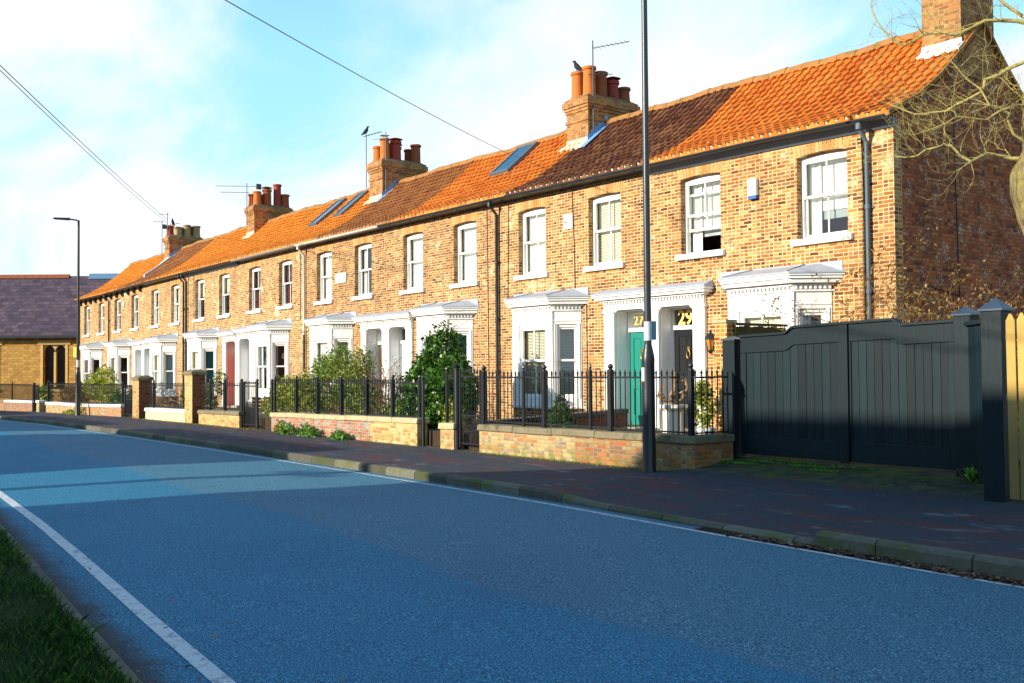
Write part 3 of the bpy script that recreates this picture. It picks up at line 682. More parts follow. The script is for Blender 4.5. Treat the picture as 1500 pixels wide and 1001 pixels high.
def build_roof(root, u0, u1, m):
    mb = MB(); nc = 15; pp = prof_pts(nc); tw = .20
    nt = max(1, round((u1 - u0) / tw)); tw = (u1 - u0) / nt; sub = len(WAVE)
    r2 = random.Random(int(-u0 * 10)); UO = int(-u0 * 3)
    cols = [(u0 + tw * (i + WAVE[j][0]), i, WAVE[j][1]) for i in range(nt) for j in range(sub)]
    cols.append((u1, nt - 1, WAVE[0][1]))
    n = len(cols)
    for c in range(nc):
        (da, ra), (db, rb) = pp[c], pp[c + 1]
        ln = math.hypot(db - da, rb - ra); nd, nz_ = -(rb - ra) / ln, (db - da) / ln
        jit = {}
        base = len(mb.v)
        for row, (d, r, lift) in enumerate(((da, ra, .040), (db, rb, .006))):
            for (u, ti, w) in cols:
                if ti not in jit: jit[ti] = (r2.uniform(-.006, .010), r2.uniform(-.012, .012))
                h = w + lift + (jit[ti][0] if row == 0 else 0)
                dj = jit[ti][1] if row == 0 else 0
                mb.v.append((u, d + nd * h + dj, E(u) + .05 + r + nz_ * h + dj * .6 + SAG(u) * r))
        for row in range(1):
            for k in range(n - 1):
                f = (base + k, base + k + 1, base + n + k + 1, base + n + k)
                mb.uv[len(mb.f)] = (cols[k][1] + UO + WAVE[k % sub][0] * .98 + .01, c + .5); mb.f.append(f)
        if c:                                          # riser under the lower edge of this course
            pb = base - n
            for k in range(n - 1):
                mb.uv[len(mb.f)] = (cols[k][1] + UO + .93, c + .5); mb.f.append((pb + k, pb + k + 1, base + k + 1, base + k))
        else:
            o = len(mb.v)
            for (u, ti, w) in cols: mb.v.append((u, da + .01, E(u) + .0 + .005))
            for k in range(n - 1):
                mb.uv[len(mb.f)] = (cols[k][1] + UO + .3, .5); mb.f.append((o + k, o + k + 1, base + k + 1, base + k))
    # back slope and underside
    for (u, v) in ((u0, u1),):
        b2 = [(35.72 - d, r) for d, r in PROFILE]
        for (da, ra), (db, rb) in zip(b2, b2[1:]):
            mb.uv[len(mb.f)] = (3.5, 2.5); mb.face([(u, da, E(u) + .05 + ra), (v, da, E(v) + .05 + ra), (v, db, E(v) + .05 + rb), (u, db, E(u) + .05 + rb)])
        for (da, ra), (db, rb) in zip(PROFILE, PROFILE[1:]):
            mb.uv[len(mb.f)] = (3.5, 2.5); mb.face([(u, da + .03, E(u) - .03 + ra), (v, da + .03, E(v) - .03 + ra), (v, db + .03, E(v) - .03 + rb), (u, db + .03, E(u) - .03 + rb)])
    o = mb.build('roof', m, root, recalc=False)
    rt = MB(); k = int((u1 - u0) / .44) + 1
    for i in range(k):
        a = u0 + (u1 - u0) * i / k; b = u0 + (u1 - u0) * (i + 1) / k - .012; j = r2.uniform(-.012, .012)
        arc = [(-.13, -.10), (-.105, -.02), (-.06, .035), (0, .055), (.06, .035), (.105, -.02), (.13, -.10)]
        rt.prism(arc, lambda p, q, t: (t, 17.86 + p, E(t) + .05 + 2.12 + .045 + q + j + SAG(t) * 2.12), a, b)
    rt.build('ridge_tiles', M['ridge'], o)
    fl = MB(); comb = [(u1, E(u1) + .015), (u0, E(u0) + .015)]    # mortar bedding under the lowest course
    for i in range(nt):
        c = u0 + tw * (i + .5); w = tw * r2.uniform(.17, .27); z = E(c) + .05; b_ = r2.uniform(.045, .066)
        comb += [(c - w, z - .012), (c - w * .75, z + b_ * .6), (c - w * .3, z + b_), (c + w * .3, z + b_), (c + w * .75, z + b_ * .6), (c + w, z - .012)]
    fl.prism(comb, lambda p, q, t: (p - tw * .48, t, q), 14.842, 14.93)
    fl.build('mortar_bedding', M['fillet'], o)
    return o

def chimney(root, roof, u0, u1, ztop, pots, d0=17.2, d1=18.85, mat='brick_chimney', flash='bluelead'):
    mb = MB(); zb = roofz((u0 + u1) / 2, d0) - .5
    mb.box(u0, u1, d0, d1, zb, ztop - .36)
    for o, a, b in ((.03, .62, .545), (.03, .36, .285), (.06, .285, .21), (.09, .21, .06), (.05, .06, 0)):
        mb.box(u0 - o, u1 + o, d0 - o, d1 + o, ztop - a, ztop - b + (.0005 if o == .03 else 0))
    ch = mb.build('chimney', M[mat], roof)
    f = MB(); o = .045
    f.hexa([(u0 - o, d0 - o, ztop), (u1 + o, d0 - o, ztop), (u1 + o, d1 + o, ztop), (u0 - o, d1 + o, ztop)],
           [(u0 + .12, d0 + .14, ztop + .11), (u1 - .12, d0 + .14, ztop + .11), (u1 - .12, d1 - .14, ztop + .11), (u0 + .12, d1 - .14, ztop + .11)])
    f.build('flaunching', M['flaunch'], ch)
    a = MB(); z = roofz(u1, d0)                        # apron and stepped side flashing
    ap = lambda u, d, z: (u, d, z)
    AX, AD = (.0, .16) if flash == 'white' else (.10, .2)
    q = random.Random(int(u0 * 13)); xs = rng(u0 - AX, u1 + .05, 9)
    low = [(x, d0 - AD * q.uniform(.55, 1.25) - .05) for x in xs]
    a.prism([(u1 + .05, d0 - .012), (u0 - AX, d0 - .012)] + low, lambda p, r, t: (p, r, roofz(p, r) + t), .05, .085)
    a.box(u0 - .012, u1 + .012, d0 - .012, d0 - .001, z - .1, z + .16)
    a.build('flashing', M['fillet'] if flash != 'white' else M['white'], ch)
    if flash == 'bluelead':
        s = MB(); k = 6; dr = 17.9
        for i in range(k):
            da = d0 - .04 + (dr - d0) * i / k; db = d0 - .04 + (dr - d0) * (i + 1) / k
            s.box(u1 + .002, u1 + .018, da, db, roofz(u1, da) - .05, roofz(u1, db) + .16)
        s.hexa([(u1 + .018, d0 - .3, roofz(u1, d0 - .3) + .075), (u1 + .20, d0 - .3, roofz(u1, d0 - .3) + .075), (u1 + .20, dr, roofz(u1, dr) + .075), (u1 + .018, dr, roofz(u1, dr) + .075)],
               [(u1 + .018, d0 - .3, roofz(u1, d0 - .3) + .095), (u1 + .20, d0 - .3, roofz(u1, d0 - .3) + .085), (u1 + .20, dr, roofz(u1, dr) + .085), (u1 + .018, dr, roofz(u1, dr) + .095)])
        s.build('flashing', M['bluelead'], ch)
    for (fu, fd, h, r, m, style) in pots:
        h *= .88; r *= 1.06
        x = u0 + (u1 - u0) * fu; y = d0 + (d1 - d0) * fd; p = MB(); z = ztop + .03
        if style == 'cowl':
            p.lathe((x, y, z), [(r * 1.05, 0), (r, .1), (r * .92, h - .1), (r * 1.1, h - .08), (r * 1.1, h), (r * .5, h), (r * .5, h + .06), (r * 1.35, h + .07), (r * .5, h + .12)], 16)
        else:
            p.lathe((x, y, z), [(r * 1.12, 0), (r * 1.08, .06), (r, .1), (r * .93, h - .10), (r * 1.12, h - .075), (r * 1.12, h - .01), (r * .95, h), (r * .8, h), (r * .78, h - .12), (.01, h - .13)], 16)
        p.build('chimney_pot', M[m], ch, smooth=True)
    return ch

def front_wall(root, u0, u1, ops_hi, ops_lo, col, zb=0.0):
    """outer brick skin with real openings; openings (c, w, z0, z1, rise)."""
    mb = MB(); split = 3.42
    def band(za, zbf, ops):
        xs = sorted(ops, key=lambda o: o[0]); x = u0
        def col_rect(a, b, zl, zh):                   # zl, zh: callables or numbers
            n = max(1, int((b - a) / 1.2))
            for i in range(n):
                p, q = a + (b - a) * i / n, a + (b - a) * (i + 1) / n
                mb.face([(p, D, zl), (q, D, zl), (q, D, zh(q) if callable(zh) else zh), (p, D, zh(p) if callable(zh) else zh)])
        for (c, w, z0, z1, r) in xs:
            a, b = c - w / 2, c + w / 2
            if a > x: col_rect(x, a, za, zbf)
            if z0 > za: col_rect(a, b, za, z0)
            k = 8
            arc = [(b - w * i / k, z1 + r * (1 - (1 - 2 * i / k) ** 2)) for i in range(k + 1)]
            top = [(a, zbf(a) if callable(zbf) else zbf), (b, zbf(b) if callable(zbf) else zbf)]
            mb.face([(p, D, q) for p, q in top + arc])
            dp = .26                                   # reveals
            mb.face([(a, D, z0), (a, D + dp, z0), (a, D + dp, z1), (a, D, z1)]); mb.face([(b, D, z0), (b, D, z1), (b, D + dp, z1), (b, D + dp, z0)])
            for (p, q), (p2, q2) in zip(arc, arc[1:]): mb.face([(p, D, q), (p, D + dp, q), (p2, D + dp, q2), (p2, D, q2)])
            mb.face([(a, D, z0), (b, D, z0), (b, D + dp, z0), (a, D + dp, z0)])
            x = b
        if x < u1: col_rect(x, u1, za, zbf)
    band(zb, split, ops_lo); band(split, lambda u: E(u) + .0, ops_hi)
    w = mb.build('front_wall', M['brick'], root, recalc=False); w.color = col
    for (c, wd, z0, z1, r) in ops_hi:
        ar = MB(); k = 15; h = .215
        for i in range(k):
            q = []
            for t in (i / k + .006, (i + 1) / k - .006):
                x = c - wd / 2 - .05 + (wd + .10) * t; e = (t - .5) * 2
                zl = z1 + r * (1 - e * e); q.append((x, zl, x + e * .05, zl + h))
            (xa, za, xa2, za2), (xb, zb_, xb2, zb2) = q
            ar.hexa([(xa, D - .004, za + .002), (xb, D - .004, zb_ + .002), (xb2, D - .004, zb2), (xa2, D - .004, za2)], [(xa, D + .02, za + .002), (xb, D + .02, zb_ + .002), (xb2, D + .02, zb2), (xa2, D + .02, za2)])
        ar.build('window_arch', M['arch'], w)
    return w

def gutter(root, u0, u1, m, fascia=None, brackets=False):
    g = MB(); k = 8
    arc = [(.062 * math.cos(math.pi * i / 8), -.062 * math.sin(math.pi * i / 8)) for i in range(9)] + [(-.05, .0), (0.0, -.035), (.05, 0)]
    us = rng(u0, u1, k)
    for i in range(k):
        a, b = us[i], us[i + 1]
        n = len(arc)
        g.add([(a, 14.80 + p, E(a) + .015 + q) for p, q in arc] + [(b, 14.80 + p, E(b) + .015 + q) for p, q in arc],
              [(j, (j + 1) % n, n + (j + 1) % n, n + j) for j in range(n)] + ([tuple(range(n))] if i == 0 else []) + ([tuple(range(2 * n - 1, n - 1, -1))] if i == k - 1 else []))
    for u in rng(u0 + .4, u1 - .4, int((u1 - u0) / 1.1)): g.box(u - .015, u + .015, 14.87, D, E(u) - .03, E(u) - .005)
    g.build('gutter', m, root, recalc=False)
    f = MB()
    for i in range(k):
        a, b = us[i], us[i + 1]; h = .15 if fascia else .05
        f.hexa([(a, D - .03, E(a) - h), (b, D - .03, E(b) - h), (b, D - .001, E(b) - h), (a, D - .001, E(a) - h)], [(a, D - .20, E(a) - .003), (b, D - .20, E(b) - .003), (b, D - .001, E(b) - .003), (a, D - .001, E(a) - .003)])
    f.build('fascia', fascia or M['gutter'], root)
    if brackets:
        for i in range(6):
            u = u0 + (u1 - u0) * (i + .5) / 6; b = MB()
            b.prism([(D - .002, E(u) - .3), (D - .05, E(u) - .3), (D - .24, E(u) - .055), (D - .002, E(u) - .055)], lambda p, q, t: (t, p, q), u - .06, u + .06); b.build('eaves_bracket', M['gutter'], root)
def downpipe(root, u, m, zb=.3, half=None):
    p = MB(); z = E(u)
    p.tube([(u, 14.80, z - .04), (u, 14.80, z - .12), (u, D - .07, z - .34), (u, D - .07, zb)] if not half else [(u, 14.80, z - .04), (u, 14.80, z - .12), (u, D - .07, z - .34), (u, D - .07, half)], .038, 10)
    p.tube([(u, 14.80, z - .06), (u, 14.80, z - .15)], .055, 10)
    for zz in (1.6, 2.9, 4.3):
        p.tube([(u, D - .07, zz), (u, D - .07, zz + .07)], .05, 10); p.box(u - .08, u + .08, D - .03, D + .01, zz + .01, zz + .05)
    p.build('downpipe', m, root, smooth=True)
    if half:
        q = MB(); q.tube([(u, D - .07, half), (u, D - .07, zb)], .038, 10); q.build('downpipe', M['gutter'], root, smooth=True)

def skylight(roof, u0, u1, d0, d1, glassm):
    mb = MB(); k = lambda u, d, h: (u, d - h * .6, roofz(u, d) + h * .8)
    for (a, b, c, e) in ((u0, u1, d0, d0 + .07), (u0, u1, d1 - .07, d1), (u0, u0 + .07, d0 + .07, d1 - .07), (u1 - .07, u1, d0 + .07, d1 - .07)):
        mb.hexa([k(a, c, .0), k(b, c, .0), k(b, e, .0), k(a, e, .0)], [k(a, c, .13), k(b, c, .13), k(b, e, .13), k(a, e, .13)])
    s = mb.build('skylight', M['fascia'], roof)
    g = MB(); g.face([k(u0 + .06, d0 + .06, .11), k(u1 - .06, d0 + .06, .11), k(u1 - .06, d1 - .06, .11), k(u0 + .06, d1 - .06, .11)]); g.build('pane', glassm, s, recalc=False)

def aerial(ch, x, y, z0, z1, booms):
    a = MB(); a.tube([(x, y, z0), (x, y, z1)], .018, 6)
    for (z, ang, L, off, n, el) in booms:
        ca, sa = math.cos(R(ang)), math.sin(R(ang))
        p0 = Vector((x - ca * off, y - sa * off, z)); p1 = Vector((x + ca * L, y + sa * L, z + .02))
        a.tube([p0, p1], .011, 5)
        for i in range(n):
            c = p0.lerp(p1, (i + .3) / n); a.tube([c + Vector((-sa * el, ca * el, 0)), c - Vector((-sa * el, ca * el, 0))], .006, 4)
        if off > .15: a.box(p0.x - .07, p0.x + .02, p0.y - .10, p0.y + .10, z - .12, z + .10)
    a.build('aerial', M['aerial'], ch)

MIDS = [-15.12, -25.92, -36.85, -47.92]
BND = [-9.6, -20.55, -31.37, -42.4, -53.45]
ROOFB = [-9.53, -15.1, -19.9, -25.3, -30.3, -35.6, -40.85, -46.2, -51.2, -59.05]
H = [  # left edge, right edge, mid, side, roof material, tint, door, label
 dict(u=(-15.12, -9.6), mid=-15.12, s=1, win=[-11.0, -13.82], roof='tile_orange', tint=(1.08, 1.0, .9, 1), door='black', no='29', cov=['netsides', 'netsides'], bars=1, bay=-11.95, lift={1: .42}, bcov=('curtain', 'roller', 'halfcurtain'), bbars=1, gut='gutter', fas='fascia',
      label='end terraced house numbered 29 with black front door, orange roof and bare gable wall'),
 dict(u=(-20.55, -15.12), mid=-15.12, s=-1, win=[-16.6, -19.15], roof='tile_dark', tint=(1.03, 1.0, .93, 1), door='teal', no='27', cov=['blind', 'curtain'], bars=1, bay=-18.5, bcov=('blind', 'blind', 'blind'), bbars=1, gut='gutter', fas=None,
      label='terraced house numbered 27 with teal green front door under a dark brown roof'),
 dict(u=(-25.92, -20.55), mid=-25.92, s=1, win=[-21.95, -24.5], roof='tile_orange', tint=(.97, .93, .88, 1), door='white', cov=['curtain', 'curtain'], bars=0, bay=-22.72, bcov=('curtain', 'teal', 'teal'), bbars=0, gut='gutter', fas=None, sky=[(-22.95, -22.1, 16.65, 17.7)],
      label='terraced house with large rounded bush before its bay and one skylight in its orange roof'),
 dict(u=(-31.37, -25.92), mid=-25.92, s=-1, win=[-27.35, -29.9], roof='tile_brown', tint=(.90, .86, .80, 1), door='brown', cov=['sides', 'curtain'], bars=1, bay=-29.1, bcov=('curtain', 'curtain', 'curtain'), bbars=0, gut='palegutter', fas=None,
      label='terraced house with white wall plaque between upstairs windows and long pale gutter'),
 dict(u=(-36.85, -31.37), mid=-36.85, s=1, win=[-32.8, -35.4], roof='tile_bright', tint=(1.05, 1.03, .98, 1), door='white', cov=['redsides', 'redsides'], bars=1, bay=-33.62, bcov=('halfcurtain', 'sides', 'sides'), bbars=1, gut='greygutter', fas=None, sky=[(-33.85, -33.2, 16.5, 17.7), (-32.3, -31.7, 16.7, 17.75)],
      label='terraced house with dark red upstairs curtains and two skylights in bright orange roof'),
 dict(u=(-42.4, -36.85), mid=-36.85, s=-1, win=[-38.3, -40.9], roof='tile_bright', tint=(1.08, 1.05, 1.0, 1), door='red', rev='pink', cov=['upperroller', 'upperroller'], bars=0, bay=-40.1, bcov=('halfcurtain', 'halfcurtain', 'teal'), bbars=0, gut='gutter', fas='fascia',
      label='terraced house with a bright red front door in a pink painted recess'),
 dict(u=(-47.92, -42.4), mid=-47.92, s=1, win=[-43.8, -46.45], roof='tile_bright', tint=(1.1, 1.07, 1.02, 1), door='blue', cov=['curtain', 'curtain'], bars=0, bay=-44.75, bcov=('curtain', 'curtain', 'curtain'), bbars=0, gut='gutter', fas=None,
      label='terraced house behind the tall brick gate pier, with pale blue door right of its pair'),
 dict(u=(-53.45, -47.92), mid=-47.92, s=-1, win=[-49.35, -52.05], roof='tile_brown', tint=(1.12, 1.09, 1.03, 1), door='blue', cov=['sides', 'sides'], bars=1, bay=-51.1, bcov=('sides', 'sides', 'redsides'), bbars=0, gut='gutter', fas=None, br=True,
      label='second house from the far end of the terrace, with small round alarm by its windows'),
 dict(u=(-59.0, -53.45), mid=-58.95, s=1, win=[-54.85, -57.55], roof='tile_bright', tint=(1.12, 1.09, 1.04, 1), door=None, cov=['curtain', 'sides'], bars=0, bay=-55.75, bcov=('halfcurtain', 'redsides', 'redsides'), bbars=0, gut='gutter', fas=None, br=True,
      label='farthest house of the terrace, standing next to the slate roofed church'),
]
houses = []
for i, h in enumerate(H):
    u0, u1 = h['u']; cx = (u0 + u1) / 2; hz = HZ(cx)
    root = thing('terraced_house', h['label'], 'house', (cx, D, gz(cx) - .3), 'houses of the brick terrace'); houses.append(root)
    ops_hi = []
    for c in h['win']: ops_hi.append((c, 1.04, 3.945 + HZ(c), E(c) - .365, .035))
    ops_lo = [(h['bay'], 2.0, .9 + hz, 2.95 + hz, 0)]
    if h['door']: ops_lo.append((h['mid'] + h['s'] * .66, .94, .48 + hz, 2.93 + hz, 0))
    wall = front_wall(root, u0, u1, ops_hi, ops_lo, h['tint'], -.2 + HZ(cx))
    for j, (c, w, z0, z1, r) in enumerate(ops_hi):
        F = frame((c, D, 0), (1, 0, 0), (0, -1, 0))
        sash_window(root, F, w, z0, z1, r, h['bars'], h['cov'][j], h.get('lift', {}).get(j, 0))
    bay(root, h['bay'], hz, h['bcov'], h['bbars'])
    if h['door']: doorway(root, h['mid'], h['s'], hz, h['door'], h.get('rev', 'white'), h.get('no'))
    roof = build_roof(root, ROOFB[i + 1], ROOFB[i], M[h['roof']]); h['roofobj'] = roof
    gutter(root, u0 + .003, u1 + (.06 if i == 0 else -.003), M[h['gut']], M[h['fas']] if h['fas'] else None, h.get('br'))
    # party walls, back wall, floors
    b = MB(); b.face([(u0, 20.6, -.4), (u1, 20.6, -.4), (u1, 20.6, E(u1) + .05), (u0, 20.6, E(u0) + .05)]); b.build('back_wall', M['brick_dark'], root)
    pr = [(d, r) for d, r in PROFILE if d > 15.1]
    def section(u): return [(D + .001 if True else 0, -.4), (20.6, -.4), (20.6, E(u) + .05)] + [(35.72 - d, E(u) + r + .0) for d, r in pr[:-1]] + [(17.86, E(u) + 2.1)] + [(d, E(u) + r) for d, r in pr[:-1][::-1]] + [(D + .001, E(u) + .02)]
    p = MB()
    x = u0 + .01
    p.prism([(q + .27 if q < 16 else q, z) for q, z in section(x)], lambda a, z, t: (t, a, z), x, x + .1); p.build('party_wall', M['interior'], root)
    f = MB(); f.box(u0 + .12, u1 - .02, D + .27, 20.58, 3.28 + hz, 3.4 + hz); f.box(u0 + .12, u1 - .02, D + .27, 20.58, .4 + hz, .47 + hz); f.box(u0 + .12, u1 - .02, D + .27, 20.58, E(cx) - .07, E(cx) - .03); f.build('floor', M['timber'], root)
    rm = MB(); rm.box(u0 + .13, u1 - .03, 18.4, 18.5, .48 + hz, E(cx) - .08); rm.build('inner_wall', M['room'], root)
    for s in h.get('sky', []): skylight(roof, *s, M['skyglass'])
    h['root'] = root
# gable of the end house
g = MB(); sec_ = [(D, -.4), (20.6, -.4), (20.6, E(-9.6) + .05)] + [(35.72 - d, E(-9.6) + r + .02) for d, r in PROFILE[1:-1]] + [(17.86, E(-9.6) + 2.13)] + [(d, E(-9.6) + r + .02) for d, r in PROFILE[1:-1][::-1]] + [(D, E(-9.6) + .06)]
g.prism(sec_, lambda a, z, t: (t, a, z), -9.78, -9.6); gw = g.build('gable_wall', M['brick_gable'], houses[0])
g = MB(); g.box(-9.9, -9.597, D - .003, D + .22, -.2, E(-9.6) - .01); q = g.build('corner_quoin', M['brick'], houses[0]); q.color = H[0]['tint']
vg = MB()
for (da, ra), (db, rb) in list(zip(PROFILE, PROFILE[1:])) + [((35.72 - b[0], b[1]), (35.72 - a[0], a[1])) for a, b in zip(PROFILE, PROFILE[1:])]:
    e = E(-9.6) + .05; vg.hexa([(-9.60, da, e + ra - .05), (-9.51, da, e + ra - .05), (-9.51, db, e + rb - .05), (-9.60, db, e + rb - .05)], [(-9.60, da, e + ra + .03), (-9.51, da, e + ra + .03), (-9.51, db, e + rb + .03), (-9.60, db, e + rb + .03)])
vg.build('verge', M['ridge'], h['root'] if False else houses[0])
cb = MB(); cb.tube([(-9.59, 16.9, 6.6), (-9.59, 16.95, 4.6), (-9.59, 17.0, 2.9), (-9.59, 15.9, 3.05)], .012, 5); cb.tube([(-10.19, D - .012, 5.6), (-10.13, D - .012, 3.9), (-10.17, D - .012, 2.7)], .010, 5); cb.build('cable', M['gutter'], houses[0])
g = MB(); g.prism([(a, z) for a, z in [(D, -.6), (20.6, -.6), (20.6, E(-59) + .05), (17.86, E(-59) + 2.13), (16.4, E(-59) + .88), (D, E(-59) + .05)]], lambda a, z, t: (t, a, z), -59.0, -58.85); g.build('gable_wall', M['brick_gable'], houses[8])
# pipes and cables
downpipe(houses[0], -10.05, M['fascia'])
downpipe(houses[1], -20.47, M['gutter'])
downpipe(houses[3], -31.22, M['palegutter'], half=3.0)
downpipe(houses[5], -42.25, M['gutter']); downpipe(houses[6], -42.6, M['gutter'])
downpipe(houses[7], -53.3, M['gutter'])
for hh, pts in ((1, [(-17.66, D - .012, 5.75), (-17.6, D - .012, 4.4), (-17.58, D - .012, 3.4)]), (1, [(-17.2, D - .01, 3.2), (-17.2, D - .01, .6)]), (2, [(-20.95, D - .012, 5.7), (-20.9, D - .012, .6)]), (1, [(-20.05, D - .012, 5.7), (-20.1, D - .012, 3.3)]), (4, [(-31.6, D - .012, 5.7), (-31.62, D - .012, 3.4)])):
    c = MB(); c.tube(pts, .009, 5); c.build('cable', M['gutter'], houses[hh])
# fittings
F = frame((-12.47, D, 0), (1, 0, 0), (0, -1, 0)); a = MB(); a.prism([(-.1, 4.86), (.1, 4.86), (.1, 5.16), (.06, 5.18), (-.06, 5.18), (-.1, 5.16)], lambda p, q, t: F(p, t, q), .002, .085); ab = a.build('alarm_box', M['whiteplastic'], houses[0], bevel=.01)
a = MB(); a.fbox(F, -.095, .095, .003, .08, 4.80, 4.858); a.build('alarm_base', M['blueplastic'], ab)
F = frame((-17.81, D, 0), (1, 0, 0), (0, -1, 0)); a = MB(); a.fbox(F, -.16, .16, .002, .02, 4.86, 5.19); a.build('wall_vent', M['cream'], houses[1], bevel=.006); a = MB(); a.fbox(F, -.12, -.01, .021, .024, 5.01, 5.035); a.build('vent_slot', M['gutter'], houses[1])
F = frame((-28.71, D, 0), (1, 0, 0), (0, -1, 0)); a = MB(); a.fbox(F, -.34, .34, .002, .04, 4.43, 4.73); a.build('wall_plaque', M['cream'], houses[3], bevel=.006)
a = MB(); a.lathe((0, 0, 0), [(.13, 0), (.13, .05), (.10, .07)], 14); F = frame((-51.0, D, 0), (1, 0, 0), (0, -1, 0)); a.v = [F(x, z + .003, 5.03 + y) for x, y, z in a.v]; a.build('alarm_box', M['whiteplastic'], houses[7])
# lantern on the wall of the end house
F = frame((-13.45, D, 0), (1, 0, 0), (0, -1, 0)); l = MB()
l.fbox(F, -.04, .04, .002, .03, 2.0, 2.34); l.tube([F(0, .02, 2.06), F(0, .12, 2.0), F(0, .16, 2.04)], .014, 6)
c = F(0, .16, 0); l.lathe((c[0], c[1], 0), [(.03, 1.96), (.05, 2.0), (.052, 2.02), (.02, 2.025)], 6); l.lathe((c[0], c[1], 0), [(.125, 2.235), (.115, 2.26), (.05, 2.34), (.02, 2.36), (.03, 2.39), (.01, 2.41)], 6)
for k in range(6):
    w = k * math.pi / 3; l.tube([(c[0] + .05 * math.cos(w), c[1] + .05 * math.sin(w), 2.02), (c[0] + .105 * math.cos(w), c[1] + .105 * math.sin(w), 2.24)], .007, 4)
ln = l.build('wall_lantern', M['black'], houses[0]); l = MB(); l.lathe((c[0], c[1], 0), [(.045, 2.025), (.098, 2.236)], 6); l.build('lantern_glass', M['amber'], ln)
# chimneys
ch0 = chimney(houses[0], H[0]['roofobj'], -10.33, -9.585, 9.35, [(.3, .25, .6, .15, 'pot_orange', ''), (.7, .7, .6, .15, 'pot_orange', '')], 17.2, 18.32, 'brick_chimney', 'white')
ch1 = chimney(houses[1], H[1]['roofobj'], -20.33, -19.5, 8.62, [(.25, .12, .82, .155, 'pot_orange', ''), (.75, .14, .88, .155, 'pot_orange', ''), (.72, .38, .80, .17, 'pot_brown', ''), (.25, .42, .62, .14, 'pot_red', ''), (.75, .63, .60, .15, 'pot_red', 'cowl'), (.25, .74, .45, .13, 'pot_red', ''), (.75, .87, .48, .15, 'pot_brown', '')])
ch2 = chimney(houses[3], H[3]['roofobj'], -30.72, -29.85, 8.72, [(.25, .12, .62, .15, 'pot_orange', ''), (.72, .14, .86, .15, 'pot_orange', ''), (.3, .34, .78, .15, 'pot_brown', ''), (.72, .40, .80, .17, 'pot_red', 'cowl'), (.3, .56, .70, .14, 'pot_red', 'cowl'), (.3, .84, .66, .14, 'pot_brown', ''), (.75, .87, .78, .16, 'pot_brown', '')])
ch3 = chimney(houses[5], H[5]['roofobj'], -41.2, -40.42, 8.60, [(.25, .1, .6, .15, 'pot_brown', ''), (.75, .13, .68, .15, 'pot_orange', ''), (.3, .32, .62, .15, 'pot_brown', ''), (.72, .40, .82, .17, 'pot_brown', 'cowl'), (.72, .68, 1.12, .155, 'pot_red', ''), (.25, .84, .60, .14, 'pot_orange', ''), (.75, .88, .66, .17, 'pot_brown', '')], flash='none')
ch4 = chimney(houses[7], H[7]['roofobj'], -51.5, -50.83, 8.46, [(.3, .12, .62, .17, 'pot_red', ''), (.7, .3, .55, .17, 'pot_buff', ''), (.3, .45, .58, .16, 'pot_buff', ''), (.72, .58, .70, .16, 'pot_buff', ''), (.3, .75, .66, .15, 'pot_brown', ''), (.72, .87, .68, .17, 'pot_buff', '')])
aerial(ch1, -19.44, 17.32, 7.7, 10.02, [(9.82, 25, 1.0, .0, 8, .13), (9.15, 60, .5, .12, 3, .2)])
aerial(ch2, -29.79, 17.3, 7.6, 9.66, [(9.55, 165, .35, .0, 5, .14), (9.45, 200, .55, .1, 0, .1)])
aerial(ch2, -30.8, 17.12, 7.9, 9.72, [(9.68, 10, .8, .12, 6, .1)])
aerial(ch3, -40.95, 17.1, 7.8, 9.6, [(9.46, 235, 1.3, .5, 9, .12), (9.2, 235, 1.1, .1, 7, .12)])
aerial(ch4, -50.95, 17.15, 7.8, 9.62, [(9.55, 215, .5, .1, 4, .12), (8.98, 10, 1.2, .3, 7, .1)])
aerial(ch4, -51.62, 17.1, 7.3, 9.35, [(9.25, 225, .45, .1, 4, .15)])
# raised lead-capped verge of the far house
v = MB(); e = lambda d: roofz(-50.3, d)
for (a, b) in zip(rng(15.9, 17.2, 4), rng(15.9, 17.2, 4)[1:]):
    v.hexa([(-50.72, a, e(a) - .03), (-50.5, a, e(a) - .03), (-50.5, b, e(b) - .03), (-50.72, b, e(b) - .03)], [(-50.72, a, e(a) + .17), (-50.5, a, e(a) + .17), (-50.5, b, e(b) + .17), (-50.72, b, e(b) + .17)])
v.build('lead_verge', M['lead'], H[7]['roofobj'])

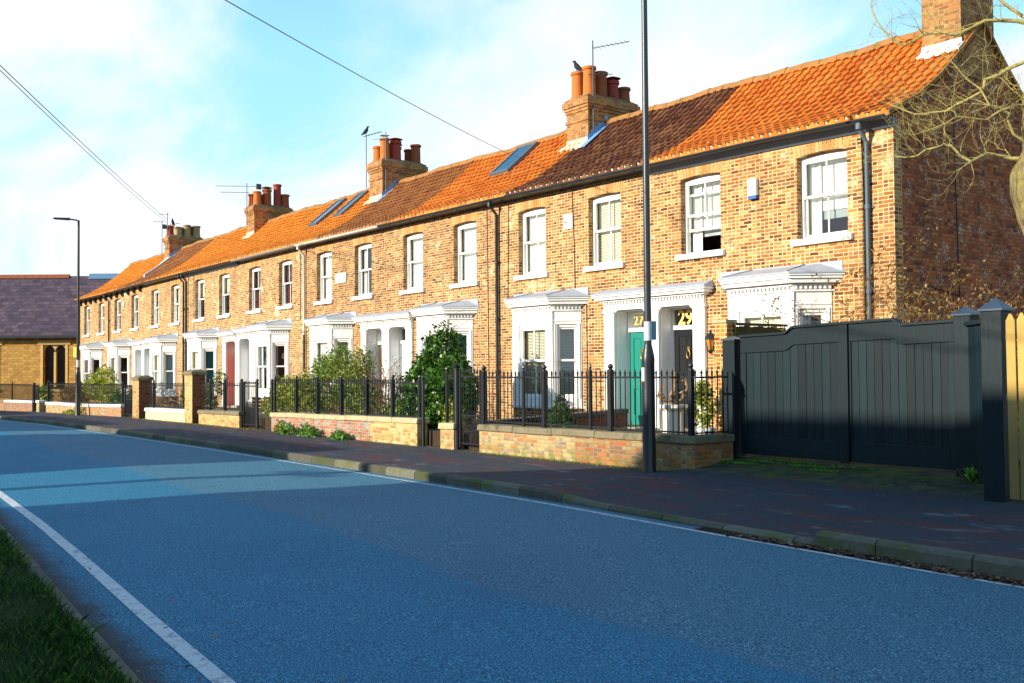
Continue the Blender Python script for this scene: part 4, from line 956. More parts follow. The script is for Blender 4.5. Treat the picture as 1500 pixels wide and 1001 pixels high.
# ------------------------------------------------------------------ garden walls, railings, gates
WD = 11.2
def garden_wall(label, u0, u1, zt0, zt1, m, cop, tint=(1, 1, 1, 1), d0=WD, th=.24, ch=.11, name='garden_wall', ov=.045, ret=None, alt=None):
    root = thing(name, label, 'garden wall', ((u0 + u1) / 2, d0 + th / 2, GZ((u0 + u1) / 2)), 'low front garden walls')
    b = MB(); k = max(1, int((u1 - u0) / 1.5)); us = rng(u0, u1, k); z = lambda u: zt0 + (zt1 - zt0) * (u - u0) / (u1 - u0)
    for a, c in zip(us, us[1:]):
        b.hexa([(a, d0, PZ(a, d0) - .25), (c, d0, PZ(c, d0) - .25), (c, d0 + th, PZ(c, d0) - .25), (a, d0 + th, PZ(a, d0) - .25)], [(a, d0, z(a) - ch), (c, d0, z(c) - ch), (c, d0 + th, z(c) - ch), (a, d0 + th, z(a) - ch)])
    if ret: b.box(u1 - th, u1, d0 + th + .001, ret, -.1, z(u1) - ch)
    w = b.build('brickwork', m, root); w.color = tint
    if alt:
        b2 = MB(); us2 = rng(alt[0], u1 + .002, 3)
        for a, c in zip(us2, us2[1:]):
            b2.hexa([(a, d0 - .004, PZ(a, d0) - .25), (c, d0 - .004, PZ(c, d0) - .25), (c, d0 + th, PZ(c, d0) - .25), (a, d0 + th, PZ(a, d0) - .25)], [(a, d0 - .004, z(a) - ch - .001), (c, d0 - .004, z(c) - ch - .001), (c, d0 + th, z(c) - ch - .001), (a, d0 + th, z(a) - ch - .001)])
        if ret: b2.box(u1 + .002, u1 + .006, d0 + th, ret, -.1, z(u1) - ch - .001)
        w = b2.build('rebuilt_brickwork', alt[1], root); w.color = alt[2]
    c = MB(); n = max(1, int((u1 - u0) / .95)); us = rng(u0 - ov * .6, u1 + ov, n); r2 = random.Random(int(u0 * 7))
    for a, e in zip(us, us[1:]):
        j = r2.uniform(-.006, .006); za, ze = z(a) + j, z(e) + j
        c.hexa([(a, d0 - ov, za - ch), (e - .006, d0 - ov, ze - ch), (e - .006, d0 + th + ov, ze - ch), (a, d0 + th + ov, za - ch)], [(a, d0 - ov + .015, za), (e - .006, d0 - ov + .015, ze), (e - .006, d0 + th + ov, ze + .01), (a, d0 + th + ov, za + .01)])
    if ret: c.box(u1 - th - ov, u1 + ov, d0 + th + ov + .002, ret, z(u1) - ch, z(u1) + .004)
    c.build('coping', cop, root, bevel=.015)
    return root
def railing(label, u0, u1, zb, zt, posts, d=WD + .10, sp=.115, r=.0095, tip=.11, ret=None, thick=.026, group='iron railings on the garden walls'):
    root = thing('iron_railing', label, 'railing', ((u0 + u1) / 2, d, zb - .06), group)
    b = MB(); z = lambda u, f: f
    def bar(u, dd, zz0, zz1, rr):
        b.tube([(u, dd, zz0), (u, dd, zz1 - tip)], rr, 5); b.lathe((u, dd, zz1 - tip), [(rr, 0), (rr * 2.1, .012), (rr * 1.1, .022), (rr * 2.3, .045), (.001, tip)], 5)
    us = []
    u = u0 + sp * .5
    while u < u1:
        if all(abs(u - p) > .05 for p, _ in posts): us.append(u)
        u += sp
    for u in us: bar(u, d, zb - .03, zt, r)
    if ret:
        dd = d + sp
        while dd < ret: bar(u1 - .02, dd, zb - .03, zt, r); dd += sp
    b.build('bars', M['black'], root)
    for za, zc in ((zt - tip - .035, zt - tip - .005), (zb - .012, zb + .014)):
        q = MB(); q.box(u0, u1, d - .008, d + .008, za, zc); q.build('rail', M['black'], root)
        if ret: q = MB(); q.box(u1 - .028, u1 - .012, d + .009, ret, za + .001, zc - .001); q.build('rail', M['black'], root)
    for (p, w) in posts:
        s = MB(); w *= thick
        s.box(p - w, p + w, d - w, d + w, zb - .11, zt - .02); s.lathe((p, d, zt - .02), [(w * 1.3, 0), (w * 1.3, .015), (w * .6, .025), (w * 1.2, .06), (w * .9, .09), (.003, .115)], 8)
        s.build('post', M['black'], root)
    return root

garden_wall('pale yellowish brick garden wall with dark stone coping, behind the nearer lamp post', -15.86, -10.42, .655, .68, M['brick_mixed'], M['coping'], (1.08, 1.05, 1, 1), ret=12.02, alt=(-13.1, M['brick_old'], (1, 1, 1, 1)))
railing('tall black spear-topped railing in front of the houses numbered 27 and 29', -15.84, -10.46, .72, 1.67, [(-15.84, 1.7), (-14.62, .9), (-14.03, 1.5), (-12.82, .9), (-12.33, 1.6), (-10.58, 1.4)], ret=12.0)
garden_wall('red and grey brick garden wall with green weeds along its foot', -25.22, -18.06, .63, .70, M['brick_red'], M['copinglight'], (1, 1, 1, 1), alt=(-20.0, M['brick_cream'], (1.15, 1.05, .85, 1)))
railing('black railing with round-topped posts in front of hedge and bare shrubs', -25.2, -18.1, .72, 1.50, [(-25.2, 1), (-23.92, 1.3), (-22.75, 1.3), (-21.53, 1.3), (-20.33, 1.3), (-19.2, 1.4), (-18.12, 1)], sp=.12, r=.010, tip=.06)
garden_wall('low stone-capped pier between the open gateway and the closed iron gate', -17.2, -16.72, .64, .65, M['brick_mixed'], M['copinglight'], (1.15, 1.1, 1, 1), name='gate_pier', ch=.12)
railing('very short black railing on the low pier beside the iron gate', -17.15, -16.74, .70, 1.66, [(-17.1, 1.0)], sp=.11, r=.008, group='iron railings on the garden walls')
garden_wall('golden brick garden wall with grey coping, right of the taller lit brick pier', -30.45, -27.35, .56, .60, M['brick_cream'], M['coping'], (1.15, 1.0, .8, 1))
railing('black railing in front of the house with the red door', -30.4, -27.4, .66, 1.40, [(-29.78, .9), (-28.62, 1.5), (-27.45, 1.4)], sp=.12, r=.008, tip=.07)
garden_wall('cream rendered garden wall with pale coping between two brick piers', -35.45, -31.62, .50, .53, M['render'], M['copingwhite'])
railing('black railing on the cream rendered wall between two brick piers', -35.4, -31.65, .58, 1.36, [(-34.9, 1.2)], sp=.13, r=.008, tip=.07)
garden_wall('orange-red brick garden wall with whitewashed coping, right beside the farther lamp post', -44.0, -38.2, .45, .56, M['brick_red'], M['copingwhite'], (1.2, 1.1, .9, 1))
garden_wall('pale brick garden wall with white coping and weeds, just left of the farther lamp post', -49.35, -44.05, .43, .46, M['brick_cream'], M['copingwhite'], (1, .95, .95, 1))
railing('long black railing behind the farther lamp post', -49.3, -38.25, .53, 1.30, [(-49.3, 2.2), (-44.0, 1), (-38.35, 1.4)], sp=.14, r=.009, tip=.07)
garden_wall('tiny white-capped brick pier between two dark gateways at the far left', -51.15, -50.62, .47, .47, M['brick_cream'], M['copingwhite'], name='gate_pier')
garden_wall('red brick garden wall with white coping at the far left', -58.1, -52.0, .36, .44, M['brick_red'], M['copingwhite'], (1, .9, .9, 1))
railing('farthest black railing, in front of the church', -66, -52.0, .46, 1.20, [(-56.8, 1.3), (-52.05, 2.4)], sp=.15, r=.009, tip=.06)
garden_wall('pinkish brick garden wall without white coping at the left edge', -68, -58.15, .24, .36, M['brick_red'], M['coping'], (1.1, .95, .9, 1))
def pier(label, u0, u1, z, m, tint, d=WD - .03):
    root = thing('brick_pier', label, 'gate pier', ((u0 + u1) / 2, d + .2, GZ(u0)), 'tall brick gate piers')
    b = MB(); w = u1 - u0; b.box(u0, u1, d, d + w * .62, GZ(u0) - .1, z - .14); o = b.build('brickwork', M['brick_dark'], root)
    b = MB(); b.box(u0 + .002, u1 - .002, d - .008, d - .0005, GZ(u0) - .1, z - .141); o = b.build('painted_face', m, root); o.color = tint  # pale front on a dark body: sun and shade put into the colours
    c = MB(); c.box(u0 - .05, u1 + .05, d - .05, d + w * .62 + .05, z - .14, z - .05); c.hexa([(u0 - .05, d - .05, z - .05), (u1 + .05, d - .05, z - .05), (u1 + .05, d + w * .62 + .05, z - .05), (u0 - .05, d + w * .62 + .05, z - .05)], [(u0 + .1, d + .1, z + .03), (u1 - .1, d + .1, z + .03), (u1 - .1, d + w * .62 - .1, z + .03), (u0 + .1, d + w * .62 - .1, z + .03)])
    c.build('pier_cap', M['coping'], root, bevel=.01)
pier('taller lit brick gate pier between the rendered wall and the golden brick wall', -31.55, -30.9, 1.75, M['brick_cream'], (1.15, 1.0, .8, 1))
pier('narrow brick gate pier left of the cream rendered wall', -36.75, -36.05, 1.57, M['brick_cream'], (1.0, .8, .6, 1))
def garden_gate(label, u0, u1, zb, zt, d=WD + .1, ang=0, dense=True):
    root = thing('garden_gate', label, 'gate', (u0, d, zb), 'iron garden gates')
    ca, sa = math.cos(R(ang)), math.sin(R(ang)); F = frame((u0, d, 0), (ca, sa, 0), (-sa * -1 if False else sa, -ca, 0)); w = u1 - u0
    for a in (.03, w - .03): s = MB(); s.fbox(F, a - .022, a + .022, -.022, .022, zb + .02, zt); s.build('stile', M['black'], root)
    for z in (zb + .08, zb + .62, zt - .14): r = MB(); r.fbox(F, .05, w - .05, -.009, .009, z, z + .03); r.build('rail', M['black'], root)
    b = MB(); k = int((w - .1) / .085)
    for i in range(1, k):
        a = .05 + (w - .1) * i / k; b.tube([F(a, 0, zb + .06), F(a, 0, zt - .07)], .0085, 5); p = F(a, 0, zt - .07); b.lathe(p, [(.009, 0), (.02, .03), (.002, .1)], 5)
        if i < k and dense: a += (w - .1) / k / 2; b.tube([F(a, 0, zb + .06), F(a, 0, zb + .72)], .007, 5)
    b.build('bars', M['black'], root)
    return root
garden_gate('closed black iron garden gate beside the wall with dark coping', -16.66, -15.92, .17, 1.68)
garden_gate('black iron garden gate near the red door', -27.28, -26.38, .15, 1.42)
garden_gate('black garden gate in the dark gateway left of the narrow brick pier', -38.1, -36.85, .12, 1.25)
garden_gate('black garden gate in the dark gateway at the far left', -52.0, -51.2, -.1, 1.15)
def gpost(label, u, z1, d=WD + .08, r=.035):
    p = MB(); p.tube([(u, d, GZ(u)), (u, d, z1)], r, 10); p.lathe((u, d, z1), [(r * 1.3, 0), (r * 1.3, .03), (r * .7, .04), (r * 1.2, .09), (r * .9, .12), (.004, .14)], 10)
    tag(p.build('gate_post', M['black'], None, smooth=True), label, 'gate post', 'iron gate posts')
gpost('slim iron gate post at the right end of the red and grey brick wall', -17.95, 1.45)
gpost('thick black iron gate post left of the closed iron gate', -16.72, 1.68, r=.06)
gpost('black iron gate post at the right end of the golden brick wall', -27.36, 1.36)
gpost('black iron gate post right of the gate near the red door', -26.3, 1.36)
gpost('black iron gate post at the left end of the red and grey brick wall', -25.35, 1.36)
# walls inside the gardens
w = thing('path_wall', 'low dark red brick wall with black coping running back to the teal door', 'garden wall', (-15.9, 13.2, .4), 'walls between the gardens')
b = MB(); b.hexa([(-16.02, 11.45, .1), (-15.8, 11.45, .1), (-15.8, 14.95, .1), (-16.02, 14.95, .1)], [(-16.02, 11.45, .63), (-15.8, 11.45, .63), (-15.8, 14.95, .76), (-16.02, 14.95, .76)]); b.build('brickwork', M['brick_dark'], w)
b = MB(); b.hexa([(-16.05, 11.44, .631), (-15.77, 11.44, .631), (-15.77, 14.96, .761), (-16.05, 14.96, .761)], [(-16.05, 11.44, .72), (-15.77, 11.44, .72), (-15.77, 14.96, .85), (-16.05, 14.96, .85)]); b.build('coping', M['black'], w, bevel=.01)
w = thing('garden_fence', 'mossy brown board fence rising behind the left leaf of the black gate', 'fence', (-10.98, 13.3, .36))
b = MB()
for i in range(11): d = 12.78 + i * .116; b.box(-11.02, -11.0, d, d + .112, .34, 2.34 + .008 * (i % 3))
b.build('board_panel', M['fencewood'], w); b = MB(); b.box(-11.05, -10.97, 12.76, 14.07, 2.36, 2.40); b.box(-11.06, -11.021, 12.78, 14.05, 1.9, 1.98); b.build('capping', M['fencewood'], w)
w = thing('brick_pier', 'yellow brick pier end showing just behind the left gate post', 'gate pier', (-11.1, 12.7, .35)); b = MB(); b.box(-11.3, -11.035, 12.62, 12.84, .2, 2.40); o = b.build('brickwork', M['brick'], w); o.color = (1.1, .95, .7, 1)
b = MB(); b.box(-11.33, -11.03, 12.6, 12.86, 2.401, 2.45); b.build('pier_cap', M['copinglight'], w)

# ------------------------------------------------------------------ driveway gate, posts, paling fence
GP0 = Vector((-10.40, 12.20, 0)); GP1 = Vector((-6.88, 12.14, 0))
ga = (GP1 - GP0).normalized(); GF = frame(GP0, ga, (ga.y, -ga.x, 0)); GW = (GP1 - GP0).length
def gtop(a):                                         # top line of the pair of leaves, shoulders lower
    base = 2.17 + .085 * a / GW
    sh = lambda t: t * t * (3 - 2 * t)
    up = sh(min(1, max(0, (a - .86) / .16))); dn = sh(min(1, max(0, (a - 2.62) / .14)))
    return base + .08 * (up - dn)
def leaf(label, a0, a1, meet):
    root = thing('gate_leaf', label, 'driveway gate', GF((a0 + a1) / 2, 0, .36), 'leaves of the black driveway gate')
    zb = .385; n = 40; xs = rng(a0, a1, n)
    p = MB()
    bw_ = (a1 - a0 - .2) / 12
    for i in range(12):
        a = a0 + .10 + bw_ * i; q = rng(a + .004, a + bw_ - .004, 4)
        poly = [(q[0], zb + .2), (q[-1], zb + .2)] + [(x, gtop(x) - .22) for x in q[::-1]]
        p.prism(poly, lambda s, z, t: GF(s, t, z), -.020, .004 + .002 * (i % 2))
    p.build('boards', M['gate'], root)
    f = MB(); top = lambda off: [(x, gtop(x) - off) for x in xs]
    f.prism(top(.035) + top(.275)[::-1], lambda s, z, t: GF(s, t, z), -.03, .026)
    f.fbox(GF, a0, a0 + .105, -.03, .0255, zb, gtop(a0 + .05) - .276); f.fbox(GF, a1 - .105, a1, -.03, .0255, zb, gtop(a1 - .05) - .276)
    f.fbox(GF, a0 + .105, a1 - .105, -.03, .0257, zb, zb + .27)
    f.build('leaf_frame', M['gate'], root, bevel=.006)
    c = MB(); c.prism(top(0) + top(.034)[::-1], lambda s, z, t: GF(s, t, z), -.055, .06); c.build('capping_rail', M['gate'], root)
    if meet:
        s = MB(); s.fbox(GF, a1 - .055, a1 + .085, .027, .06, zb - .02, gtop(a1) - .04); s.build('meeting_strip', M['gate'], root, bevel=.004)
mid = 1.86
leaf('left leaf of the black timber driveway gate, shoulder stepping up towards the middle', .012, mid - .004, True)
leaf('right leaf of the black timber driveway gate, next to the wooden gate posts', mid + .004, GW - .02, False)
def tpost(label, u, d, w, z0, z1, cap=.10, rot=0):
    root = thing('timber_gate_post', label, 'gate post', (u, d, z0), 'square timber posts beside the driveway gate')
    ca, sa = math.cos(R(rot)), math.sin(R(rot)); F = frame((u, d, 0), (ca, sa, 0), (sa, -ca, 0)); h = w / 2
    b = MB(); b.fbox(F, -h, h, -h, h, z0 - .1, z1); b.build('shaft', M['gate'], root, bevel=.006)
    e = h + .022
    c = MB(); c.fbox(F, -e, e, -e, e, z1 + .001, z1 + .022)
    c.add([F(-e, -e, z1 + .022), F(e, -e, z1 + .022), F(e, e, z1 + .022), F(-e, e, z1 + .022), F(0, 0, z1 + .022 + cap)], [(0, 1, 4), (1, 2, 4), (2, 3, 4), (3, 0, 4), (3, 2, 1, 0)])
    c.build('post_cap', M['postcap'], root)
tpost('left timber gate post in black paint, next to the brick garden wall', -10.54, 12.2, .235, .3, 2.09, .05)
tpost('slimmer timber gate post with pyramid cap at the right end of the gate leaf', -6.75, 12.1, .22, .3, 2.29, .10)
tpost('thick nearer timber gate post with pyramid cap beside the yellow paling fence', -5.82, 11.05, .235, .1, 2.27, .13)
w = thing('side_gate', 'narrow black boarded panel between the two pyramid-capped posts', 'gate', (-6.3, 11.6, .3))
SF = frame((-6.68, 12.0, 0), (.86, -.86, 0), (-.7, -.7, 0)); b = MB()
for i in range(8): b.fbox(SF, .03 + i * .14, .03 + i * .14 + .134, -.02, .004, .3, 2.16)
b.build('boards', M['gate'], w); b = MB(); b.fbox(SF, .02, 1.16, -.05, .05, 2.162, 2.21); b.build('capping_rail', M['gate'], w)
w = thing('paling_fence', 'yellow timber paling fence with pointed tops at the right edge', 'fence', (-4.4, 10.95, .2))
b = MB(); r2 = random.Random(4)
for i in range(30):
    u = -5.63 + i * .118; j = r2.uniform(-.015, .015); z0 = .22 if i % 3 else .75 ; lean = r2.uniform(-.012, .012)
    t = 2.16 + j
    b.prism([(u, .95 if i == 2 else .25), (u + .098, .95 if i == 2 else .25), (u + .098 + lean, t), (u + .06 + lean, t + .075), (u + .038 + lean, t + .075), (u + lean, t)], lambda p, q, s: (p, s + (i % 2) * .004, q), 10.90, 10.918)
b.build('pales', M['pale'], w)
for z in (.6, 1.3, 1.95): b = MB(); b.box(-5.66, -2.1, 10.926, 10.98, z, z + .07); b.build('rail', M['fencewood'], w)
for u in (-5.2, -3.4, -2.2): b = MB(); b.box(u - .05, u + .05, 10.981, 11.08, .05, 2.1); b.build('post', M['fencewood'], w)

# ------------------------------------------------------------------ street lamps
def lamp(label, u, d, z0, near):
    root = thing('street_lamp', label, 'street lamp', (u, d, z0), 'street lamps on the far pavement')
    b = MB(); b.lathe((u, d, z0), [(.105, -.1), (.105, .03), (.098, .05), (.095, 1.62), (.098, 1.66), (.094, 1.72), (.075, 1.82), (.056, 1.90)], 18); b.build('base', M['black'], root, smooth=True)
    p = MB(); p.lathe((u, d, z0), [(.054, 1.9), (.050, 4.5), (.042, 7.6), (.042, 7.72)], 14); p.build('pole', M['gutter'], root, smooth=True)
    a = MB(); a.tube([(u, d, z0 + 7.68), (u, d - .10, z0 + 7.72), (u, d - .35, z0 + 7.73)], .03, 8)
    a.build('arm', M['gutter'], root, smooth=True)
    hd = MB(); hd.hexa([(u - .11, d - .33, z0 + 7.69), (u + .11, d - .33, z0 + 7.69), (u + .09, d - .95, z0 + 7.70), (u - .09, d - .95, z0 + 7.70)], [(u - .09, d - .33, z0 + 7.78), (u + .09, d - .33, z0 + 7.78), (u + .06, d - .93, z0 + 7.75), (u - .06, d - .93, z0 + 7.75)])
    h = hd.build('lamp_head', M['gutter'], root, bevel=.012); l = MB(); l.box(u - .07, u + .07, d - .88, d - .42, z0 + 7.683, z0 + 7.689); l.build('lens', M['label'], h)
    s = MB(); s.lathe((u, d, z0), [(.0585, 1.96), (.0585, 2.24)], 16); s.build('notice', M['label'], root, smooth=True)
    if near:
        q = MB(); F = frame((u, d, 0), (.8, .6, 0), (.6, -.8, 0)); q.fbox(F, .0, .115, -.075, -.068, z0 + 1.97, z0 + 2.25); q.build('sign_plate', M['paleblue'], root)
        q = MB(); k = 6
        for i in range(k):
            w0, w1 = R(205 + i * 12), R(205 + (i + 1) * 12); r = .0985
            q.face([(u + r * math.cos(w0), d + r * math.sin(w0), z0 + 1.36), (u + r * math.cos(w1), d + r * math.sin(w1), z0 + 1.36), (u + r * math.cos(w1), d + r * math.sin(w1), z0 + 1.56), (u + r * math.cos(w0), d + r * math.sin(w0), z0 + 1.56)])
        q.build('notice', M['whiteplastic'], root, recalc=False)
        q = MB(); q.box(u + .04, u + .09, d - .098, d - .06, z0 + .55, z0 + 1.1); 
    else:
        q = MB(); F = frame((u, d, 0), (.8, .6, 0), (.6, -.8, 0)); q.fbox(F, -.16, -.02, .06, .07, z0 + 2.35, z0 + 2.75); q.build('sign_plate', M['yellowplate'], root)
lamp('nearer black street lamp, its pole crossing the terrace beside the teal door', -10.98, 10.82, .13, True)
lamp('farther black street lamp with flat head showing against the sky', -42.38, 10.78, -.03, False)

# ------------------------------------------------------------------ church at the far end
CA = Vector((.603, .798, 0)); CN = Vector((.798, -.603, 0))
CO = Vector((-.798 * 62, .603 * 62, 0))
CF = frame(CO, CA, CN)
church = thing('church', 'old church with purple slate roof and yellow stone walls beyond the terrace', 'church', CF(-32, -3, -.4))
b = MB(); x0, x1 = -52, -24.0; ze = 3.95
wins = [(-27.5, 1.35), (-31.6, 1.35), (-35.7, 1.35)]
x = x0
for c, w in sorted(wins):
    b.fbox(CF, x, c - w / 2, -.5, 0, -.8, ze); b.fbox(CF, c - w / 2, c + w / 2, -.5, -.001, -.8, .78); b.fbox(CF, c - w / 2, c + w / 2, -.5, -.001, 3.45, ze); x = c + w / 2
b.fbox(CF, x, x1 + 1.2, -.5, 0, -.8, ze)
b.fbox(CF, x0, x1 + 1.2, -9, -8.5, -.8, ze)
b.build('wall', M['churchstone'], church)
b = MB(); b.prism([(.35, ze - .08), (.35, ze + .08), (-4.5, 8.0), (-9.35, ze + .08), (-9.35, ze - .08), (-4.5, 7.85)], lambda p, q, t: CF(t, p, q), x0 - .3, -22.2); rf = b.build('roof', M['slate'], church)
b = MB()
for i in range(50):
    a = x0 + i * .47
    if a < -27.2: b.prism([(-4.75, 7.86), (-4.5, 8.12), (-4.25, 7.86)], lambda p, q, t: CF(t, p, q), a, a + .455)
b.build('ridge_tiles', M['pot_brown'], rf); b = MB(); b.prism([(-4.85, 7.78), (-4.62, 8.14), (-4.38, 8.14), (-4.15, 7.78)], lambda p, q, t: CF(t, p, q), -27.2, -22.1); b.build('lead_ridge', M['mutedlead'], rf)
b = MB(); b.fbox(CF, x0, x1 + .1, .36, .48, ze - .12, ze + .02); b.build('gutter', M['gutter'], church)
for c, w in wins:
    b = MB(); h = w / 2
    b.fbox(CF, c - h - .14, c - h, -.2, .03, .7, 3.45); b.fbox(CF, c + h, c + h + .14, -.2, .03, .7, 3.45); b.fbox(CF, c - .06, c + .06, -.25, -.08, .9, 3.0)
    b.fbox(CF, c - h - .3, c + h + .3, -.2, .06, 3.45, 3.68); b.fbox(CF, c - h - .16, c + h + .16, -.2, .08, .62, .78)
    for s in (-1, 1):
        m0 = c + s * h / 2; q = h / 2
        for sg in (-1, 1):
            arc = [(m0 + sg * q, 3.45), (m0 + sg * q, 3.0)] + [(m0 + sg * q * math.cos(t), 3.0 + .40 * math.sin(t)) for t in rng(.2, 1.45, 6)] + [(m0, 3.45)]
            b.prism(arc, lambda p, z, t: CF(p, t, z), -.24, -.09 + .002 * sg)
    fr = b.build('window', M['dressing'], church); g = MB(); g.face([CF(c - h, -.3, .78), CF(c + h, -.3, .78), CF(c + h, -.3, 3.45), CF(c - h, -.3, 3.45)]); g.build('pane', M['darkglass'], fr, recalc=False)
b = MB(); b.fbox(CF, -25.0, -24.75, .01, .1, -.6, ze - .1); b.build('downpipe', M['gutter'], church)
b = MB(); b.fbox(CF, -24.3, -23.55, .3, 1.4, -.6, 4.6); b.prism([(-24.35, 4.6), (-23.5, 4.6), (-23.6, 4.8), (-24.25, 4.8)], lambda p, z, t: CF(p, t, z), .25, 1.45); b.build('buttress', M['churchstone'], church)
b = MB(); b.fbox(CF, -23.55, -21.5, .1, .6, -.6, 3.2); b.build('porch_wall', M['brick_gable'], church)

# ------------------------------------------------------------------ plants
def leaves(n, blobs, size, seed, flat=.35, up=.35, surf=.55):
    r = np.random.default_rng(seed); w = np.array([b[3] * b[4] * b[5] for b in blobs]) ** .75; pick = r.choice(len(blobs), n, p=w / w.sum())
    B = np.array(blobs)[pick]; v = r.normal(size=(n, 3)); v /= np.linalg.norm(v, axis=1)[:, None]
    rad = r.random(n) ** (1 / 3) * (1 - surf) + surf * r.normal(1, .10, n)
    lump = 1 + .20 * np.sin(v[:, 0] * 7 + pick) * np.sin(v[:, 2] * 6 + 1.7 * pick) + .12 * np.sin(v[:, 1] * 13 + v[:, 2] * 9)
    P = B[:, :3] + v * B[:, 3:6] * (rad * lump)[:, None]
    nrm = v * flat + r.normal(size=(n, 3)) * .6 + np.array([0, 0, up]); nrm /= np.linalg.norm(nrm, axis=1)[:, None]
    t = np.cross(nrm, r.normal(size=(n, 3))); t /= np.linalg.norm(t, axis=1)[:, None]; s = np.cross(nrm, t)
    L = size * r.uniform(.6, 1.35, n)[:, None]
    V = np.stack([P - t * L, P + s * L * .42 + nrm * L * .1, P + t * L, P - s * L * .42 + nrm * L * .1], 1).reshape(-1, 3)
    return V
def leaf_obj(name, V, m, parent=None):
    off = Vector((0, 0, 0)); p = parent
    while p is not None: off = off + Vector(p.location); p = p.parent
    V = V - np.array(off); n = len(V) // 4
    me = bpy.data.meshes.new(name); me.vertices.add(4 * n); me.vertices.foreach_set('co', V.astype(np.float32).ravel())
    me.loops.add(4 * n); me.loops.foreach_set('vertex_index', np.arange(4 * n, dtype=np.int32)); me.polygons.add(n); me.polygons.foreach_set('loop_start', np.arange(0, 4 * n, 4, dtype=np.int32))
    me.update(calc_edges=True); me.materials.append(m); o = bpy.data.objects.new(name, me); C.objects.link(o)
    if parent is not None: o.parent = parent
    return o
def stems(root, base, tips, r0=.014, m='twig', name='stems', bend=.12, seed=1):
    q = random.Random(seed); s = MB()
    for t in tips:
        a = Vector(base) + Vector((q.uniform(-.08, .08), q.uniform(-.08, .08), 0)); t = Vector(t); mid_ = a.lerp(t, .55) + Vector((q.uniform(-bend, bend), q.uniform(-bend, bend), q.uniform(0, bend)))
        s.tube([a, mid_, t], [r0, r0 * .7, r0 * .25], 5)
    return s.build(name, M[m], root)
def shrub(name, label, cat, base, blobs, n, size, m, seed, group=None, flowers=0, **kw):
    root = thing(name, label, cat, base, group)
    leaf_obj('foliage', leaves(n, blobs, size, seed, **kw), M[m], root)
    stems(root, base, [(b[0] + .3 * b[3] * math.sin(i * 2.3), b[1], b[2] + .6 * b[5]) for i, b in enumerate(blobs) for _ in range(2)], seed=seed)
    if flowers:
        r = np.random.default_rng(seed + 50); f = MB()
        for i in range(flowers):
            b = blobs[r.integers(len(blobs))]; v = r.normal(size=3); v /= np.linalg.norm(v); v[1] = -abs(v[1]); c = Vector(b[:3]) + Vector((v[0] * b[3], v[1] * b[4], v[2] * b[5])) * 1.0
            for k in range(7):
                w = k * .9; f.add([c, c + Vector((math.cos(w) * .035, -.03, math.sin(w) * .035)), c + Vector((math.cos(w + .5) * .045, -.015, math.sin(w + .5) * .045)), c + Vector((math.cos(w + 1) * .035, -.03, math.sin(w + 1) * .035))], [(0, 1, 2, 3)])
        f.build('blossoms', M['blossom'], root, recalc=False)
    return root
shrub('evergreen_bush', 'large glossy evergreen bush with pale blossoms in front of a white bay', 'bush', (-18.9, 12.3, .42), [(-18.95, 12.4, 1.25, .85, .6, .80), (-19.05, 12.5, 1.95, .48, .42, .66), (-18.3, 12.3, 1.2, .52, .5, .62), (-19.75, 12.4, 1.15, .52, .5, .60), (-18.8, 12.2, .75, .9, .55, .42), (-19.5, 12.4, 1.6, .36, .4, .45)], 21000, .056, 'laurel', 3, flowers=16)
shrub('conifer', 'small rounded bright green conifer behind the low stone-capped pier', 'shrub', (-17.7, 11.85, .42), [(-17.7, 11.85, .72, .26, .2, .36), (-17.68, 11.85, .55, .3, .22, .22)], 2600, .035, 'hedge', 4)
shrub('box_cone', 'clipped green box cone under the blinds of the bay', 'topiary', (-15.15, 12.6, .44), [(-15.15, 12.6, .60, .27, .27, .2), (-15.15, 12.6, .80, .21, .21, .2), (-15.15, 12.6, .98, .14, .14, .17), (-15.15, 12.6, 1.12, .07, .07, .12)], 3200, .026, 'box', 5, surf=.8)
shrub('garden_hedge', 'clipped yellow-green hedge at the left end of the railing', 'hedge', (-25.5, 12.2, .42), [(-26.3, 12.2, .95, .7, .35, .55), (-25.4, 12.2, 1.0, .6, .35, .58), (-24.9, 12.2, .8, .5, .35, .45)], 12000, .04, 'hedge', 6)
shrub('leafy_shrub', 'tall loose green and brown shrub before the bay, behind the railing', 'shrub', (-24.2, 12.4, .42), [(-24.2, 12.4, 1.35, .62, .4, .75), (-23.7, 12.4, 1.9, .4, .3, .5), (-23.0, 12.4, 1.2, .6, .4, .65), (-22.3, 12.3, 1.0, .5, .35, .5), (-24.7, 12.4, 1.7, .3, .3, .42), (-22.75, 12.5, 1.75, .32, .3, .5)], 9000, .048, 'shrub', 7, surf=.25)
